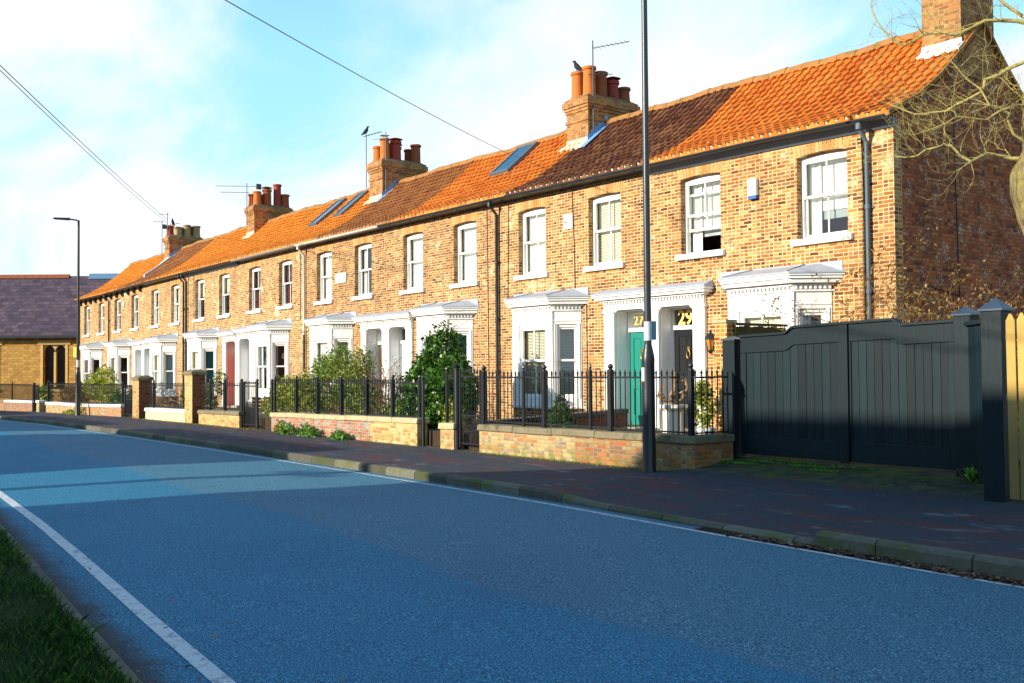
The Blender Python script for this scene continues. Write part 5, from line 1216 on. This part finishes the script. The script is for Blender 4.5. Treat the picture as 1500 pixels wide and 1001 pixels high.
# bare climbing shrub
def bare(name, label, base, seed, hgt, spread, n, m='twig', group=None, r0=.016, lv=0):
    root = thing(name, label, 'shrub', base, group); q = random.Random(seed); s = MB(); tips = []
    def grow(p, d, L, r, dep):
        pts = [p]; k = 4
        for i in range(k):
            d = (d + Vector((q.gauss(0, .16), q.gauss(0, .16), q.gauss(.03, .12)))).normalized(); pts.append(pts[-1] + d * L / k)
        s.tube(pts, [r * (1 - .6 * i / k) for i in range(k + 1)], 4, False); tips.append(pts[-1])
        if dep:
            for i in range(q.choice((2, 3, 3))):
                c = pts[q.randrange(1, k + 1)]; e = (d + Vector((q.gauss(0, .7), q.gauss(0, .6), q.gauss(.1, .5)))).normalized(); grow(c, e, L * q.uniform(.45, .7), r * .5, dep - 1)
    for i in range(n):
        grow(Vector(base) + Vector((q.uniform(-spread, spread) * .4, q.uniform(-.1, .1), 0)), Vector((q.gauss(0, .35) * spread, q.gauss(0, .2), 1)).normalized(), hgt * q.uniform(.5, .75), r0 * q.uniform(.6, 1.1), 2)
    s.build('twigs', M[m], root, recalc=False)
    if lv:
        bl = [(t.x, t.y, t.z, .09, .09, .09) for t in tips]; leaf_obj('foliage', leaves(lv, bl, .03, seed), M['bronze'], root)
    return root
bare('bare_climber', 'bare twiggy climber reaching up over the white bay', (-22.3, 12.5, .42), 11, 3.0, .9, 9)
bare('bare_shrub', 'dense brown leafless shrub behind the railing near the brown door', (-21.0, 12.3, .42), 12, 1.5, 1.2, 22, lv=700)
bare('bare_shrub', 'russet twiggy bush glowing above the driveway gate', (-8.6, 13.9, .38), 13, 2.8, 1.25, 34, lv=4200)
bare('bare_shrub', 'small dark bush just above the gate in front of the end bay', (-10.35, 13.7, .38), 14, 2.45, .5, 8, lv=500)
shrub('leafy_shrub', 'bright yellow-green shrub right of the farther lamp post', 'shrub', (-44.6, 12.3, .3), [(-46, 12.4, 1.1, 1.0, .4, .55), (-44.6, 12.4, 1.3, .9, .4, .62), (-43.5, 12.3, .85, .8, .4, .4)], 3200, .07, 'hedge', 21)
shrub('leafy_shrub', 'russet low shrub left of the farther lamp post', 'shrub', (-48.5, 12.3, .25), [(-49.2, 12.2, .7, .9, .4, .45), (-47.6, 12.2, .75, .8, .4, .5)], 2200, .07, 'bronze', 22)
shrub('leafy_shrub', 'dark green shrub behind the railing on the cream rendered wall', 'shrub', (-33.2, 12.3, .4), [(-33.6, 12.2, .9, .7, .35, .45), (-32.6, 12.2, .8, .5, .35, .4), (-32.3, 12.6, 1.35, .22, .22, .4)], 2400, .05, 'laurel', 23)
shrub('leafy_shrub', 'small green shrub behind the gate near the red door', 'shrub', (-28.0, 12.6, .42), [(-28.2, 12.6, .72, .5, .3, .35), (-26.9, 12.8, .8, .35, .3, .42)], 1800, .045, 'shrub', 24)
shrub('leafy_shrub', 'spiky green shrub under the railing in front of the brown door', 'shrub', (-20.2, 12.0, .42), [(-20.3, 12.0, .7, .4, .25, .3), (-19.9, 11.9, .6, .3, .25, .25)], 1200, .05, 'shrub', 25)
shrub('leafy_shrub', 'dark clump behind the long railing by the far lamp post', 'shrub', (-40.6, 12.1, .35), [(-41.3, 12.1, .6, .8, .3, .35), (-39.6, 12.1, .65, .7, .3, .4)], 1800, .06, 'laurel', 27)
shrub('leafy_shrub', 'deep green bush in front of the church behind the far railing', 'shrub', (-55, 12.3, .0), [(-54.6, 12.3, .6, .7, .4, .5)], 900, .07, 'laurel', 28)
def bench(label, u, d, z):
    root = thing('garden_bench', label, 'bench', (u, d, z)); b = MB()
    for i in range(4): b.box(u - .8, u + .8, d + .2, d + .225, z + .52 + i * .12, z + .60 + i * .12)
    b.build('backrest', M['fencewood'], root); b = MB()
    for i in range(4): b.box(u - .8, u + .8, d - .25 + i * .11, d - .16 + i * .11, z + .42, z + .445)
    b.build('seat', M['fencewood'], root)
    for a in (-.75, .75):
        for e in (-.22, .2): b = MB(); b.box(u + a - .03, u + a + .03, d + e - .03, d + e + .03, z, z + (.42 if e < 0 else 1.0)); b.build('leg', M['fencewood'], root)
bench('dark slatted garden bench behind the railing right of the farther lamp post', -40.2, 12.6, .3)
bench('dark slatted garden bench behind the railing on the cream rendered wall', -34.6, 12.7, .38)
# stone bowl planter beside the bay of the far house
# pillar with ironwork and the pot by the black door
w = thing('stone_pillar', 'fluted cream stone pillar carrying a rusty iron ornament near the black door', 'garden ornament', (-12.22, 12.6, .44))
b = MB(); b.lathe((-12.22, 12.6, .44), [(.24, 0), (.24, .06), (.20, .08), (.185, .12), (.18, .52), (.21, .55), (.25, .58), (.25, .63), (.1, .64)], 24); c0 = b.build('shaft', M['cream'], w)
b = MB()
for k in range(12): a = k * math.pi / 6; b.tube([(-12.22 + .183 * math.cos(a), 12.6 + .183 * math.sin(a), .57), (-12.22 + .181 * math.cos(a), 12.6 + .181 * math.sin(a), .95)], .014, 6)
b.build('fluting', M['cream'], w)
b = MB()
for k, (a, hh) in enumerate(((160, .30), (20, .42), (95, .55), (200, .2), (340, .22))):
    ca, sa = math.cos(R(a)), .3 * math.sin(R(a)); b.tube([(-12.22, 12.6, 1.07), (-12.22 + .16 * ca, 12.6 + .16 * sa, 1.10), (-12.22 + .34 * ca, 12.6 + .3 * sa, 1.10 + hh * .6), (-12.22 + .30 * ca, 12.6 + .3 * sa, 1.07 + hh), (-12.22 + .20 * ca, 12.6 + .3 * sa, 1.05 + hh)], [.03, .03, .024, .03, .012], 7)
b.lathe((-12.22, 12.6, 1.07), [(.10, 0), (.07, .05), (.03, .1), (.06, .16), (.02, .24)], 10); b.build('iron_ornament', plain('rusty_iron', (.20, .12, .05), .7, .4, 14, .3, dirt=(.42, .34, .2), dirt_amt=.7), w)
w = thing('potted_plant', 'leafy yellow-green plant in a white pot right of the black door', 'potted plant', (-11.15, 12.2, .44))
b = MB(); b.lathe((-11.15, 12.2, .44), [(.12, 0), (.13, .02), (.165, .25), (.18, .26), (.18, .3), (.15, .3), (.14, .26)], 18); b.build('pot', M['whiteplastic'], w)
leaf_obj('foliage', leaves(900, [(-11.15, 12.2, 1.08, .17, .15, .36), (-11.2, 12.2, 1.3, .12, .12, .2)], .04, 31), M['hedge'], w)
# weeds at the wall foot
for i, (u, wd, hh, lb) in enumerate(((-23.9, .55, .28, 'leafy green weeds at the left end of the red and grey brick wall foot'), (-22.6, .5, .26, 'middle clump of green weeds at the foot of the red and grey brick wall'), (-21.0, .35, .18, 'smallest right-hand clump of green weeds along the red and grey brick wall'))):
    shrub('weed_clump', lb, 'weeds', (u, 11.0, .12), [(u - wd * .4, 11.0, .16, wd * .55, .14, hh), (u + wd * .4, 10.98, .14, wd * .5, .14, hh * .8)], 800, .045, 'weed', 40 + i, 'weeds along the wall foot')
shrub('weed_clump', 'bright green weed at the foot of the thick timber post', 'weeds', (-6.55, 11.85, .3), [(-6.55, 11.85, .36, .12, .1, .13), (-6.45, 11.8, .33, .1, .08, .08)], 130, .05, 'weed', 44)
shrub('weed_clump', 'yellow-green weeds at the base of the farther lamp post', 'weeds', (-43.2, 11.0, 0), [(-43.0, 11.0, .15, .25, .14, .35), (-44.3, 11.0, .06, .9, .14, .16)], 700, .05, 'hedge', 45)
def moss(name, pts, n, seed, h=.03, mat='hedge'):
    bl = [(x, y, PZ(x, y) + .005, a, b_, h) for x, y, a, b_ in pts]
    V = leaves(n, bl, .014, seed, up=1.2, surf=.1); o = leaf_obj(name, V, M[mat]); tag(o, kind='stuff')
moss('moss', [(-10.1, 11.75, .38, .14), (-9.85, 11.95, .35, .1), (-8.9, 11.9, .4, .1), (-8.6, 11.7, .25, .09), (-9.3, 12.05, .5, .06), (-8.3, 12.0, .4, .05)], 5000, 61, .012, 'weed')
moss('moss', [(-26 - i * .7, 11.1, .4, .06) for i in range(14)] + [(-11 - i * .6, 11.1, .4, .05) for i in range(9)], 3600, 62, .03)
# grass verge
def grass():
    r = np.random.default_rng(5); n = 90000
    u = -np.exp(r.uniform(np.log(2.6), np.log(15), n)); vg = np.array([VERGE(x) for x in u]); d = vg - .10 - 3.0 * r.random(n) ** 1.3
    clump = np.sin(u * 3.1 + d * 2) * np.sin(d * 4.3 - u) * .5 + .5
    keep = r.random(n) < .25 + .75 * clump; u, d, clump = u[keep], d[keep], clump[keep]; n = len(u)
    z = np.array([vz(a, b) for a, b in zip(u, d)]) - .004; P = np.stack([u, d, z], 1)
    h = (.02 + .05 * r.random(n) * (.4 + clump)); a = r.uniform(0, 6.28, n); w = r.uniform(.0018, .0038, n); L = r.normal(0, .45, (n, 2)) * h[:, None]
    X = np.stack([np.cos(a) * w, np.sin(a) * w, 0 * a], 1); T = P + np.stack([L[:, 0], L[:, 1], h], 1); Mi = P + np.stack([L[:, 0] * .35, L[:, 1] * .35, h * .6], 1)
    V = np.stack([P - X, P + X, Mi + X * .8, T], 1); V[:, 3] = T; V = np.stack([P - X, P + X, T, Mi - X * .8], 1).reshape(-1, 3)
    tag(leaf_obj('grass', V, M['blade']), kind='stuff')
grass()
def litter(name, spots, n, seed, size=.03, m='dryleaf'):
    r = np.random.default_rng(seed); out = []
    S = np.array(spots); k = r.integers(len(S), size=n); u = S[k, 0] + r.normal(size=n) * S[k, 1]; d0 = S[k, 2] + r.normal(size=n) * S[k, 3]
    V = []
    for a, b in zip(u, d0):
        if b > KERB(a) - .0 and b < KERB(a) + .12: continue
        z = (PZ(a, b) if b > KERB(a) else road_z(a, b)) + r.uniform(.004, .03)
        if b < VERGE(a) - .13: z = vz(a, b) + .03
        L = size * r.uniform(.5, 1.4); w = r.uniform(0, 6.28); c, s = math.cos(w) * L, math.sin(w) * L; tl = r.normal(0, .3) * L
        V += [(a - c, b - s, z), (a + s * .55, b - c * .55, z + tl), (a + c, b + s, z + abs(tl)), (a - s * .55, b + c * .55, z - min(0, tl))]
    tag(leaf_obj(name, np.array(V), M[m]), kind='stuff')
litter('leaf_litter', [(-5.6 - i * .28, .2, KERB(-5.6) - .10, .05) for i in range(5)] + [(-4.9 + i * .3, .2, 8.12, .05) for i in range(4)], 1500, 71, .022)
litter('fallen_leaves', [(-8.0, 1.8, 10.9, .6), (-6.5, 1.2, 10.4, .7), (-8.5, 1.0, 11.8, .2)], 70, 72, .022)
litter('fallen_leaves', [(-6, 2.2, 2.2, .25), (-9, 2, 2.3, .2), (-5, 1.5, 1.0, .5), (-7, 2, 1.2, .5)], 130, 73, .018)
lb = strip(rng(-7.6, 6, 50), lambda u: KERB(u) - .17, lambda u: KERB(u) + .03, 1, lambda u, d: road_z(u, d) + .006 + .05 * max(0, (d - KERB(u) + .17)), 'gutter_silt', M['litter_bed'], n=3)

# ------------------------------------------------------------------ bare tree by the gable
def tree():
    root = thing('bare_tree', 'leafless lichen-covered tree with long branches across the brick gable', 'tree', (-6.55, 13.8, .4))
    q = random.Random(21)
    t = MB(); kp = [(-6.23, 0.20, 0.44), (-6.33, 1.50, 0.38), (-6.40, 2.80, 0.34), (-6.43, 3.35, 0.34), (-6.48, 3.65, 0.41), (-6.50, 3.95, 0.47), (-6.50, 4.20, 0.44), (-6.48, 4.55, 0.35), (-6.52, 5.2, .30), (-6.45, 6.0, .25), (-6.38, 6.8, .2), (-6.2, 8.2, .13)]
    tp = []; tr_ = []
    for (ua, za, ra), (ub, zb_, rb) in zip(kp, kp[1:]):
        for f_ in (0, .25, .5, .75): tp.append((ua + (ub - ua) * f_, 13.8, za + (zb_ - za) * f_)); tr_.append(ra + (rb - ra) * f_)
    t.tube(tp, tr_, 18)
    for i, (x_, y_, z_) in enumerate(t.v): w_ = .035 * math.sin(z_ * 4 + x_ * 9) * math.sin(y_ * 11 + z_ * 2) + .012 * math.sin(z_ * 2 + y_ * 40); t.v[i] = (x_ + w_, y_ + w_ * .7, z_)
    tr = t.build('trunk', M['bark'], root, smooth=True)
    L = [[(-6.62, 13.8, 4.35), (-6.95, 13.7, 4.47), (-7.14, 13.4, 4.52), (-7.28, 13.2, 4.39), (-7.40, 13.0, 4.61), (-7.58, 12.9, 4.65), (-7.80, 12.8, 4.52), (-8.05, 12.7, 4.56)],
         [(-6.45, 13.8, 5.7), (-6.89, 13.5, 5.64), (-7.07, 13.3, 5.46), (-7.14, 13.2, 5.28), (-7.34, 13, 5.18), (-7.63, 12.9, 5.08), (-7.8, 12.8, 5.11), (-8.08, 12.7, 5.27)],
         [(-6.42, 13.8, 6.05), (-6.74, 13.5, 6.24), (-7.05, 13.2, 6.22), (-7.26, 12.9, 6.08), (-7.58, 12.7, 6.11), (-7.76, 12.5, 5.97), (-7.97, 12.4, 6.17), (-8.14, 12.3, 6.60)],
         [(-6.6, 13.8, 4.45), (-6.84, 13.5, 4.75), (-6.80, 13.3, 5.0), (-6.92, 13.1, 5.12), (-7.19, 13, 5.48), (-7.35, 12.9, 5.75)],
         [(-6.45, 13.8, 6.0), (-6.88, 13.6, 6.45), (-7.11, 13.5, 6.75), (-7.5, 13.3, 7.1)],
         [(-6.55, 13.8, 5.0), (-6.75, 13.4, 5.1), (-6.98, 13.1, 4.9), (-7.2, 12.8, 4.95), (-7.5, 12.6, 4.8)],
         [(-6.3, 13.7, 5.2), (-6.1, 13.3, 5.6), (-5.8, 12.9, 5.7), (-5.4, 12.6, 6.2)], [(-6.3, 13.9, 6.2), (-5.9, 14.3, 6.9), (-5.4, 14.5, 7.5)], [(-6.3, 13.8, 7.2), (-6.7, 13.6, 7.8), (-7.0, 13.5, 8.4)]]
    def twig(s, p, d, ln, r, dep):
        pts = [p]; k = 4
        for i in range(k):
            d = (d + Vector((q.gauss(0, .24), q.gauss(0, .24), q.gauss(.07, .24)))).normalized(); pts.append(pts[-1] + d * ln / k)
        s.tube(pts, [r * (1 - .62 * i / k) for i in range(k + 1)], 5, False)
        if dep:
            for i in range(q.choice((2, 2, 3, 4))):
                e = (d + Vector((q.gauss(-.1, .75), q.gauss(0, .6), q.gauss(.15, .6)))).normalized(); twig(s, pts[q.randrange(1, k + 1)], e, ln * q.uniform(.45, .8), r * .55, dep - 1)
    for i, l in enumerate(L):
        s = MB(); k = len(l); r0 = (.030, .029, .031, .022, .030, .019, .04, .05, .045)[i]
        pts = [Vector(p) for p in l]; fine = []
        for a, b in zip(pts, pts[1:]):
            for t_ in (0, .5): fine.append(a.lerp(b, t_) + Vector((q.gauss(0, .018), q.gauss(0, .018), q.gauss(0, .018))))
        fine.append(pts[-1]); n = len(fine)
        s.tube(fine, [r0 * (1 - .8 * j / n) for j in range(n)], 7)
        for j in range(2, n):
            for _ in range(q.choice((1, 2, 2, 3))):
                d = (fine[j] - fine[j - 1]).normalized(); e = (d * .7 + Vector((q.gauss(-.12, .6), q.gauss(-.1, .5), q.gauss(.25, .6)))).normalized()
                twig(s, fine[j], e, q.uniform(.22, .68), max(.0042, r0 * .21 * (1 - .5 * j / n)), 2)
        s.build('branch', M['lichen'], root, smooth=True, recalc=False)
tree()

# ------------------------------------------------------------------ birds, cables, pole
def bird(label, p, hd, sc=1.0):
    b = MB(); ca, sa = math.cos(R(hd)), math.sin(R(hd)); T = lambda x, z: (p[0] + ca * x * sc, p[1] + sa * x * sc, p[2] + z * sc)
    b.tube([T(-.24, .02), T(-.16, .06), T(-.06, .12), T(.02, .20), (p[0] + ca * .05 * sc, p[1] + sa * .05 * sc, p[2] + .27 * sc), T(.07, .32), T(.10, .335), T(.15, .32)], [.012 * sc, .035 * sc, .07 * sc, .075 * sc, .045 * sc, .042 * sc, .026 * sc, .004 * sc], 8)
    for s in (-1, 1): b.tube([T(-.0 + .01 * s, .12), T(.01 + .02 * s, .0)], .008 * sc, 4)
    tag(b.build('bird', M['feather'], None, smooth=True), label, 'bird', 'black birds on the chimneys')
zp = 8.62 + .03
bird('black bird sitting on the front orange chimney pot of the nearest full chimney', (-20.15, 17.4, zp + .72), 200, .95)
bird('black bird perched on the thin aerial left of a chimney', (-30.8, 17.12, 9.71), 30, .85)
bird('black bird on a pot of the farthest chimney', (-51.2, 17.5, 9.04), -40, 1.0)
def cable(label, A, B, sag, r, n=24):
    A, B = Vector(A), Vector(B); m = MB(); m.tube([A.lerp(B, i / n) + Vector((0, 0, -sag * 4 * (i / n) * (1 - i / n))) for i in range(n + 1)], r, 5)
    tag(m.build('overhead_cable', M['gutter']), label, 'cable', 'overhead telephone cables')
POLE = (-7.5, -1.0, 5.85)
cable('overhead cable from the pole to the far chimney, upper of two close wires', (POLE[0], POLE[1], POLE[2]), (-51.0, 17.15, 9.30), .12, .009)
cable('overhead cable from the pole to the far chimney, lower of two close wires', (POLE[0] - .01, POLE[1], POLE[2] - .02), (-51.0, 17.15, 9.14), .15, .008)
cable('single overhead cable crossing the sky to the roof ridge by the skylight', (POLE[0] + .03, POLE[1], POLE[2] + .03), (-24.0, 17.9, 8.05), .12, .008)
w = thing('telegraph_pole', 'tall brown telegraph pole on the grass verge holding the overhead cables', 'telegraph pole', (POLE[0], POLE[1], -.1))
b = MB(); b.lathe((POLE[0], POLE[1], 0), [(.16, -.2), (.13, 1), (.10, 5.95), (.02, 6.0)], 14); b.build('shaft', M['fencewood'], w, smooth=True)

# ------------------------------------------------------------------ houses across the road (behind the camera): they shade the street
def opposite(label, u0, u1, d0, d1, eave, ridge, hip):
    root = thing('brick_house', label, 'house', ((u0 + u1) / 2, (d0 + d1) / 2, 0), 'houses across the road')
    b = MB(); b.box(u0, u1, d0, d1, -.5, eave); b.build('wall', M['brick_gable'], root)
    dm = (d0 + d1) / 2; o = .3
    r = MB(); r.add([(u0 - o, d0 - o, eave), (u1 + o, d0 - o, eave), (u1 + o, d1 + o, eave), (u0 - o, d1 + o, eave), (u0 + hip[0], dm, ridge), (u1 - hip[1], dm, ridge)], [(0, 1, 5, 4), (2, 3, 4, 5), (1, 2, 5), (3, 0, 4), (0, 3, 2, 1)]); r.build('roof', M['tile_dark'], root)
    n = int((u1 - u0) / 2.6)
    for i in range(n):
        for z in (.9, 3.4):
            c = u0 + (u1 - u0) * (i + .5) / n; wn = MB(); wn.box(c - .55, c + .55, d1 + .002, d1 + .05, z, z + 1.5); f = wn.build('window', M['white'], root); g = MB(); g.box(c - .48, c + .48, d1 + .051, d1 + .056, z + .08, z + 1.42); g.build('pane', M['skyglass'], f)
OPP = []
opposite('brick house opposite the driveway gate', -16.4, 4, -16.5, -8.5, 5.6, 9.15, (1.3, .3))
opposite('long brick house opposite the middle of the terrace', -33.4, -22.5, -16, -8.5, 5.0, 7.45, (.2, .2))
opposite('brick house opposite the church end of the terrace', -49, -36.8, -16, -8.5, 5.0, 7.35, (.2, .2))
opposite('brick house opposite the far end of the road', -75, -51.5, -15, -7.5, 5.0, 7.2, (.2, .2))

w = thing('telegraph_pole', 'stout telegraph pole standing in the gap between the houses across the road', 'telegraph pole', (-19.6, -13, 0)); b = MB(); b.lathe((-19.6, -13, 0), [(.24, -.3), (.22, 1), (.17, 7.3), (.02, 7.4)], 14); b.build('shaft', M['fencewood'], w, smooth=True); b = MB(); b.box(-20.3, -18.9, -13.25, -13.14, 6.8, 6.92); b.build('crossarm', M['fencewood'], w)  # out-of-view pole added to cast the thin shadow band across the road
# ------------------------------------------------------------------ camera
yaw, pitch, roll, fpx = 0.6470579, 0.0288051, 0.0072567, 1512.543
fwd = Vector((-math.cos(yaw) * math.cos(pitch), math.sin(yaw) * math.cos(pitch), math.sin(pitch)))
rt = fwd.cross(Vector((0, 0, 1))).normalized(); up = rt.cross(fwd)
r2, u2 = rt * math.cos(roll) - up * math.sin(roll), up * math.cos(roll) + rt * math.sin(roll)
cam = bpy.data.cameras.new('camera'); cam.sensor_width = 36; cam.lens = 36 * fpx / 1500; cam.clip_end = 3000; cam.clip_start = .05
co = bpy.data.objects.new('camera', cam); C.objects.link(co)
co.matrix_world = Matrix(((r2.x, u2.x, -fwd.x, 0), (r2.y, u2.y, -fwd.y, 0), (r2.z, u2.z, -fwd.z, 1.65), (0, 0, 0, 1)))
scene.camera = co

# ------------------------------------------------------------------ light
SUN_EL, SUN_AZ = R(18), R(11)                        # sun in front of the terrace, 11 degrees left of square-on
S = Vector((-math.sin(SUN_AZ) * math.cos(SUN_EL), -math.cos(SUN_AZ) * math.cos(SUN_EL), math.sin(SUN_EL)))
sl = bpy.data.lights.new('sun', 'SUN'); sl.energy = 4.6; sl.angle = R(.55); sl.color = (1.0, .90, .74)
so = bpy.data.objects.new('sun', sl); C.objects.link(so); so.rotation_euler = (-S).to_track_quat('-Z', 'Y').to_euler()
wd = bpy.data.worlds.new('World'); scene.world = wd; wd.use_nodes = True; nt = wd.node_tree; nt.nodes.clear()
def wn(t, ins=None, **at):
    n = nt.nodes.new(t)
    for k, v in at.items(): setattr(n, k, v)
    for k, v in (ins or {}).items():
        if isinstance(v, bpy.types.NodeSocket): nt.links.new(v, n.inputs[k])
        else: n.inputs[k].default_value = v
    return n
sky = wn('ShaderNodeTexSky', sky_type='NISHITA', sun_disc=False, sun_elevation=SUN_EL, sun_rotation=math.pi + SUN_AZ, air_density=1.0, dust_density=.6, ozone_density=1.5)
tc = wn('ShaderNodeTexCoord'); sx = wn('ShaderNodeSeparateXYZ', {0: tc.outputs['Generated']})
zz = wn('ShaderNodeMath', {0: wn('ShaderNodeMath', {0: sx.outputs[2], 1: 0.0}, operation='MAXIMUM').outputs[0], 1: .22}, operation='ADD')
px = wn('ShaderNodeMath', {0: sx.outputs[0], 1: zz.outputs[0]}, operation='DIVIDE'); py = wn('ShaderNodeMath', {0: sx.outputs[1], 1: zz.outputs[0]}, operation='DIVIDE')
cv = wn('ShaderNodeCombineXYZ', {0: px.outputs[0], 1: py.outputs[0], 2: 3.3})
mp = wn('ShaderNodeMapping', {'Vector': cv.outputs[0], 'Rotation': (0, 0, R(25)), 'Scale': (.75, 1.5, 1)})
n1 = wn('ShaderNodeTexNoise', {'Vector': mp.outputs[0], 'Scale': 1.15, 'Detail': 9.0, 'Roughness': .56, 'Distortion': .5})
hz_ = wn('ShaderNodeMapRange', {0: sx.outputs[2], 1: .0, 2: .42, 3: .10, 4: -.03})
ad = wn('ShaderNodeMath', {0: n1.outputs[0], 1: hz_.outputs[0]}, operation='ADD')
cl = wn('ShaderNodeMapRange', {0: ad.outputs[0], 1: .36, 2: .67, 3: 0.0, 4: 1.0}); cl.interpolation_type = 'SMOOTHSTEP'
tint = wn('ShaderNodeMix', {0: 1.0, 6: sky.outputs[0], 7: (.50, 1.06, 1.32, 1)}, data_type='RGBA', blend_type='MULTIPLY')
lo = wn('ShaderNodeMapRange', {0: sx.outputs[2], 1: .60, 2: .20, 3: 0.0, 4: .9}); lo.interpolation_type = 'SMOOTHSTEP'
base = wn('ShaderNodeMix', {0: lo.outputs[0], 6: tint.outputs[2], 7: (2.3, 4.5, 5.3, 1)}, data_type='RGBA')
cf = wn('ShaderNodeMath', {0: cl.outputs[0], 1: wn('ShaderNodeMapRange', {0: sx.outputs[2], 1: .35, 2: .75, 3: .96, 4: .25}).outputs[0]}, operation='MULTIPLY')
mx = wn('ShaderNodeMix', {0: cf.outputs[0], 6: base.outputs[2], 7: (4.9, 5.1, 5.5, 1)}, data_type='RGBA')
bg = wn('ShaderNodeBackground', {0: mx.outputs[2], 1: .13}); out = wn('ShaderNodeOutputWorld', {0: bg.outputs[0]})
vs = scene.view_settings; vs.view_transform = 'Standard'; vs.look = 'None'; vs.exposure = .74; vs.gamma = 1; vs.use_curve_mapping = False
scene.cycles.max_bounces = 6; scene.cycles.transparent_max_bounces = 12
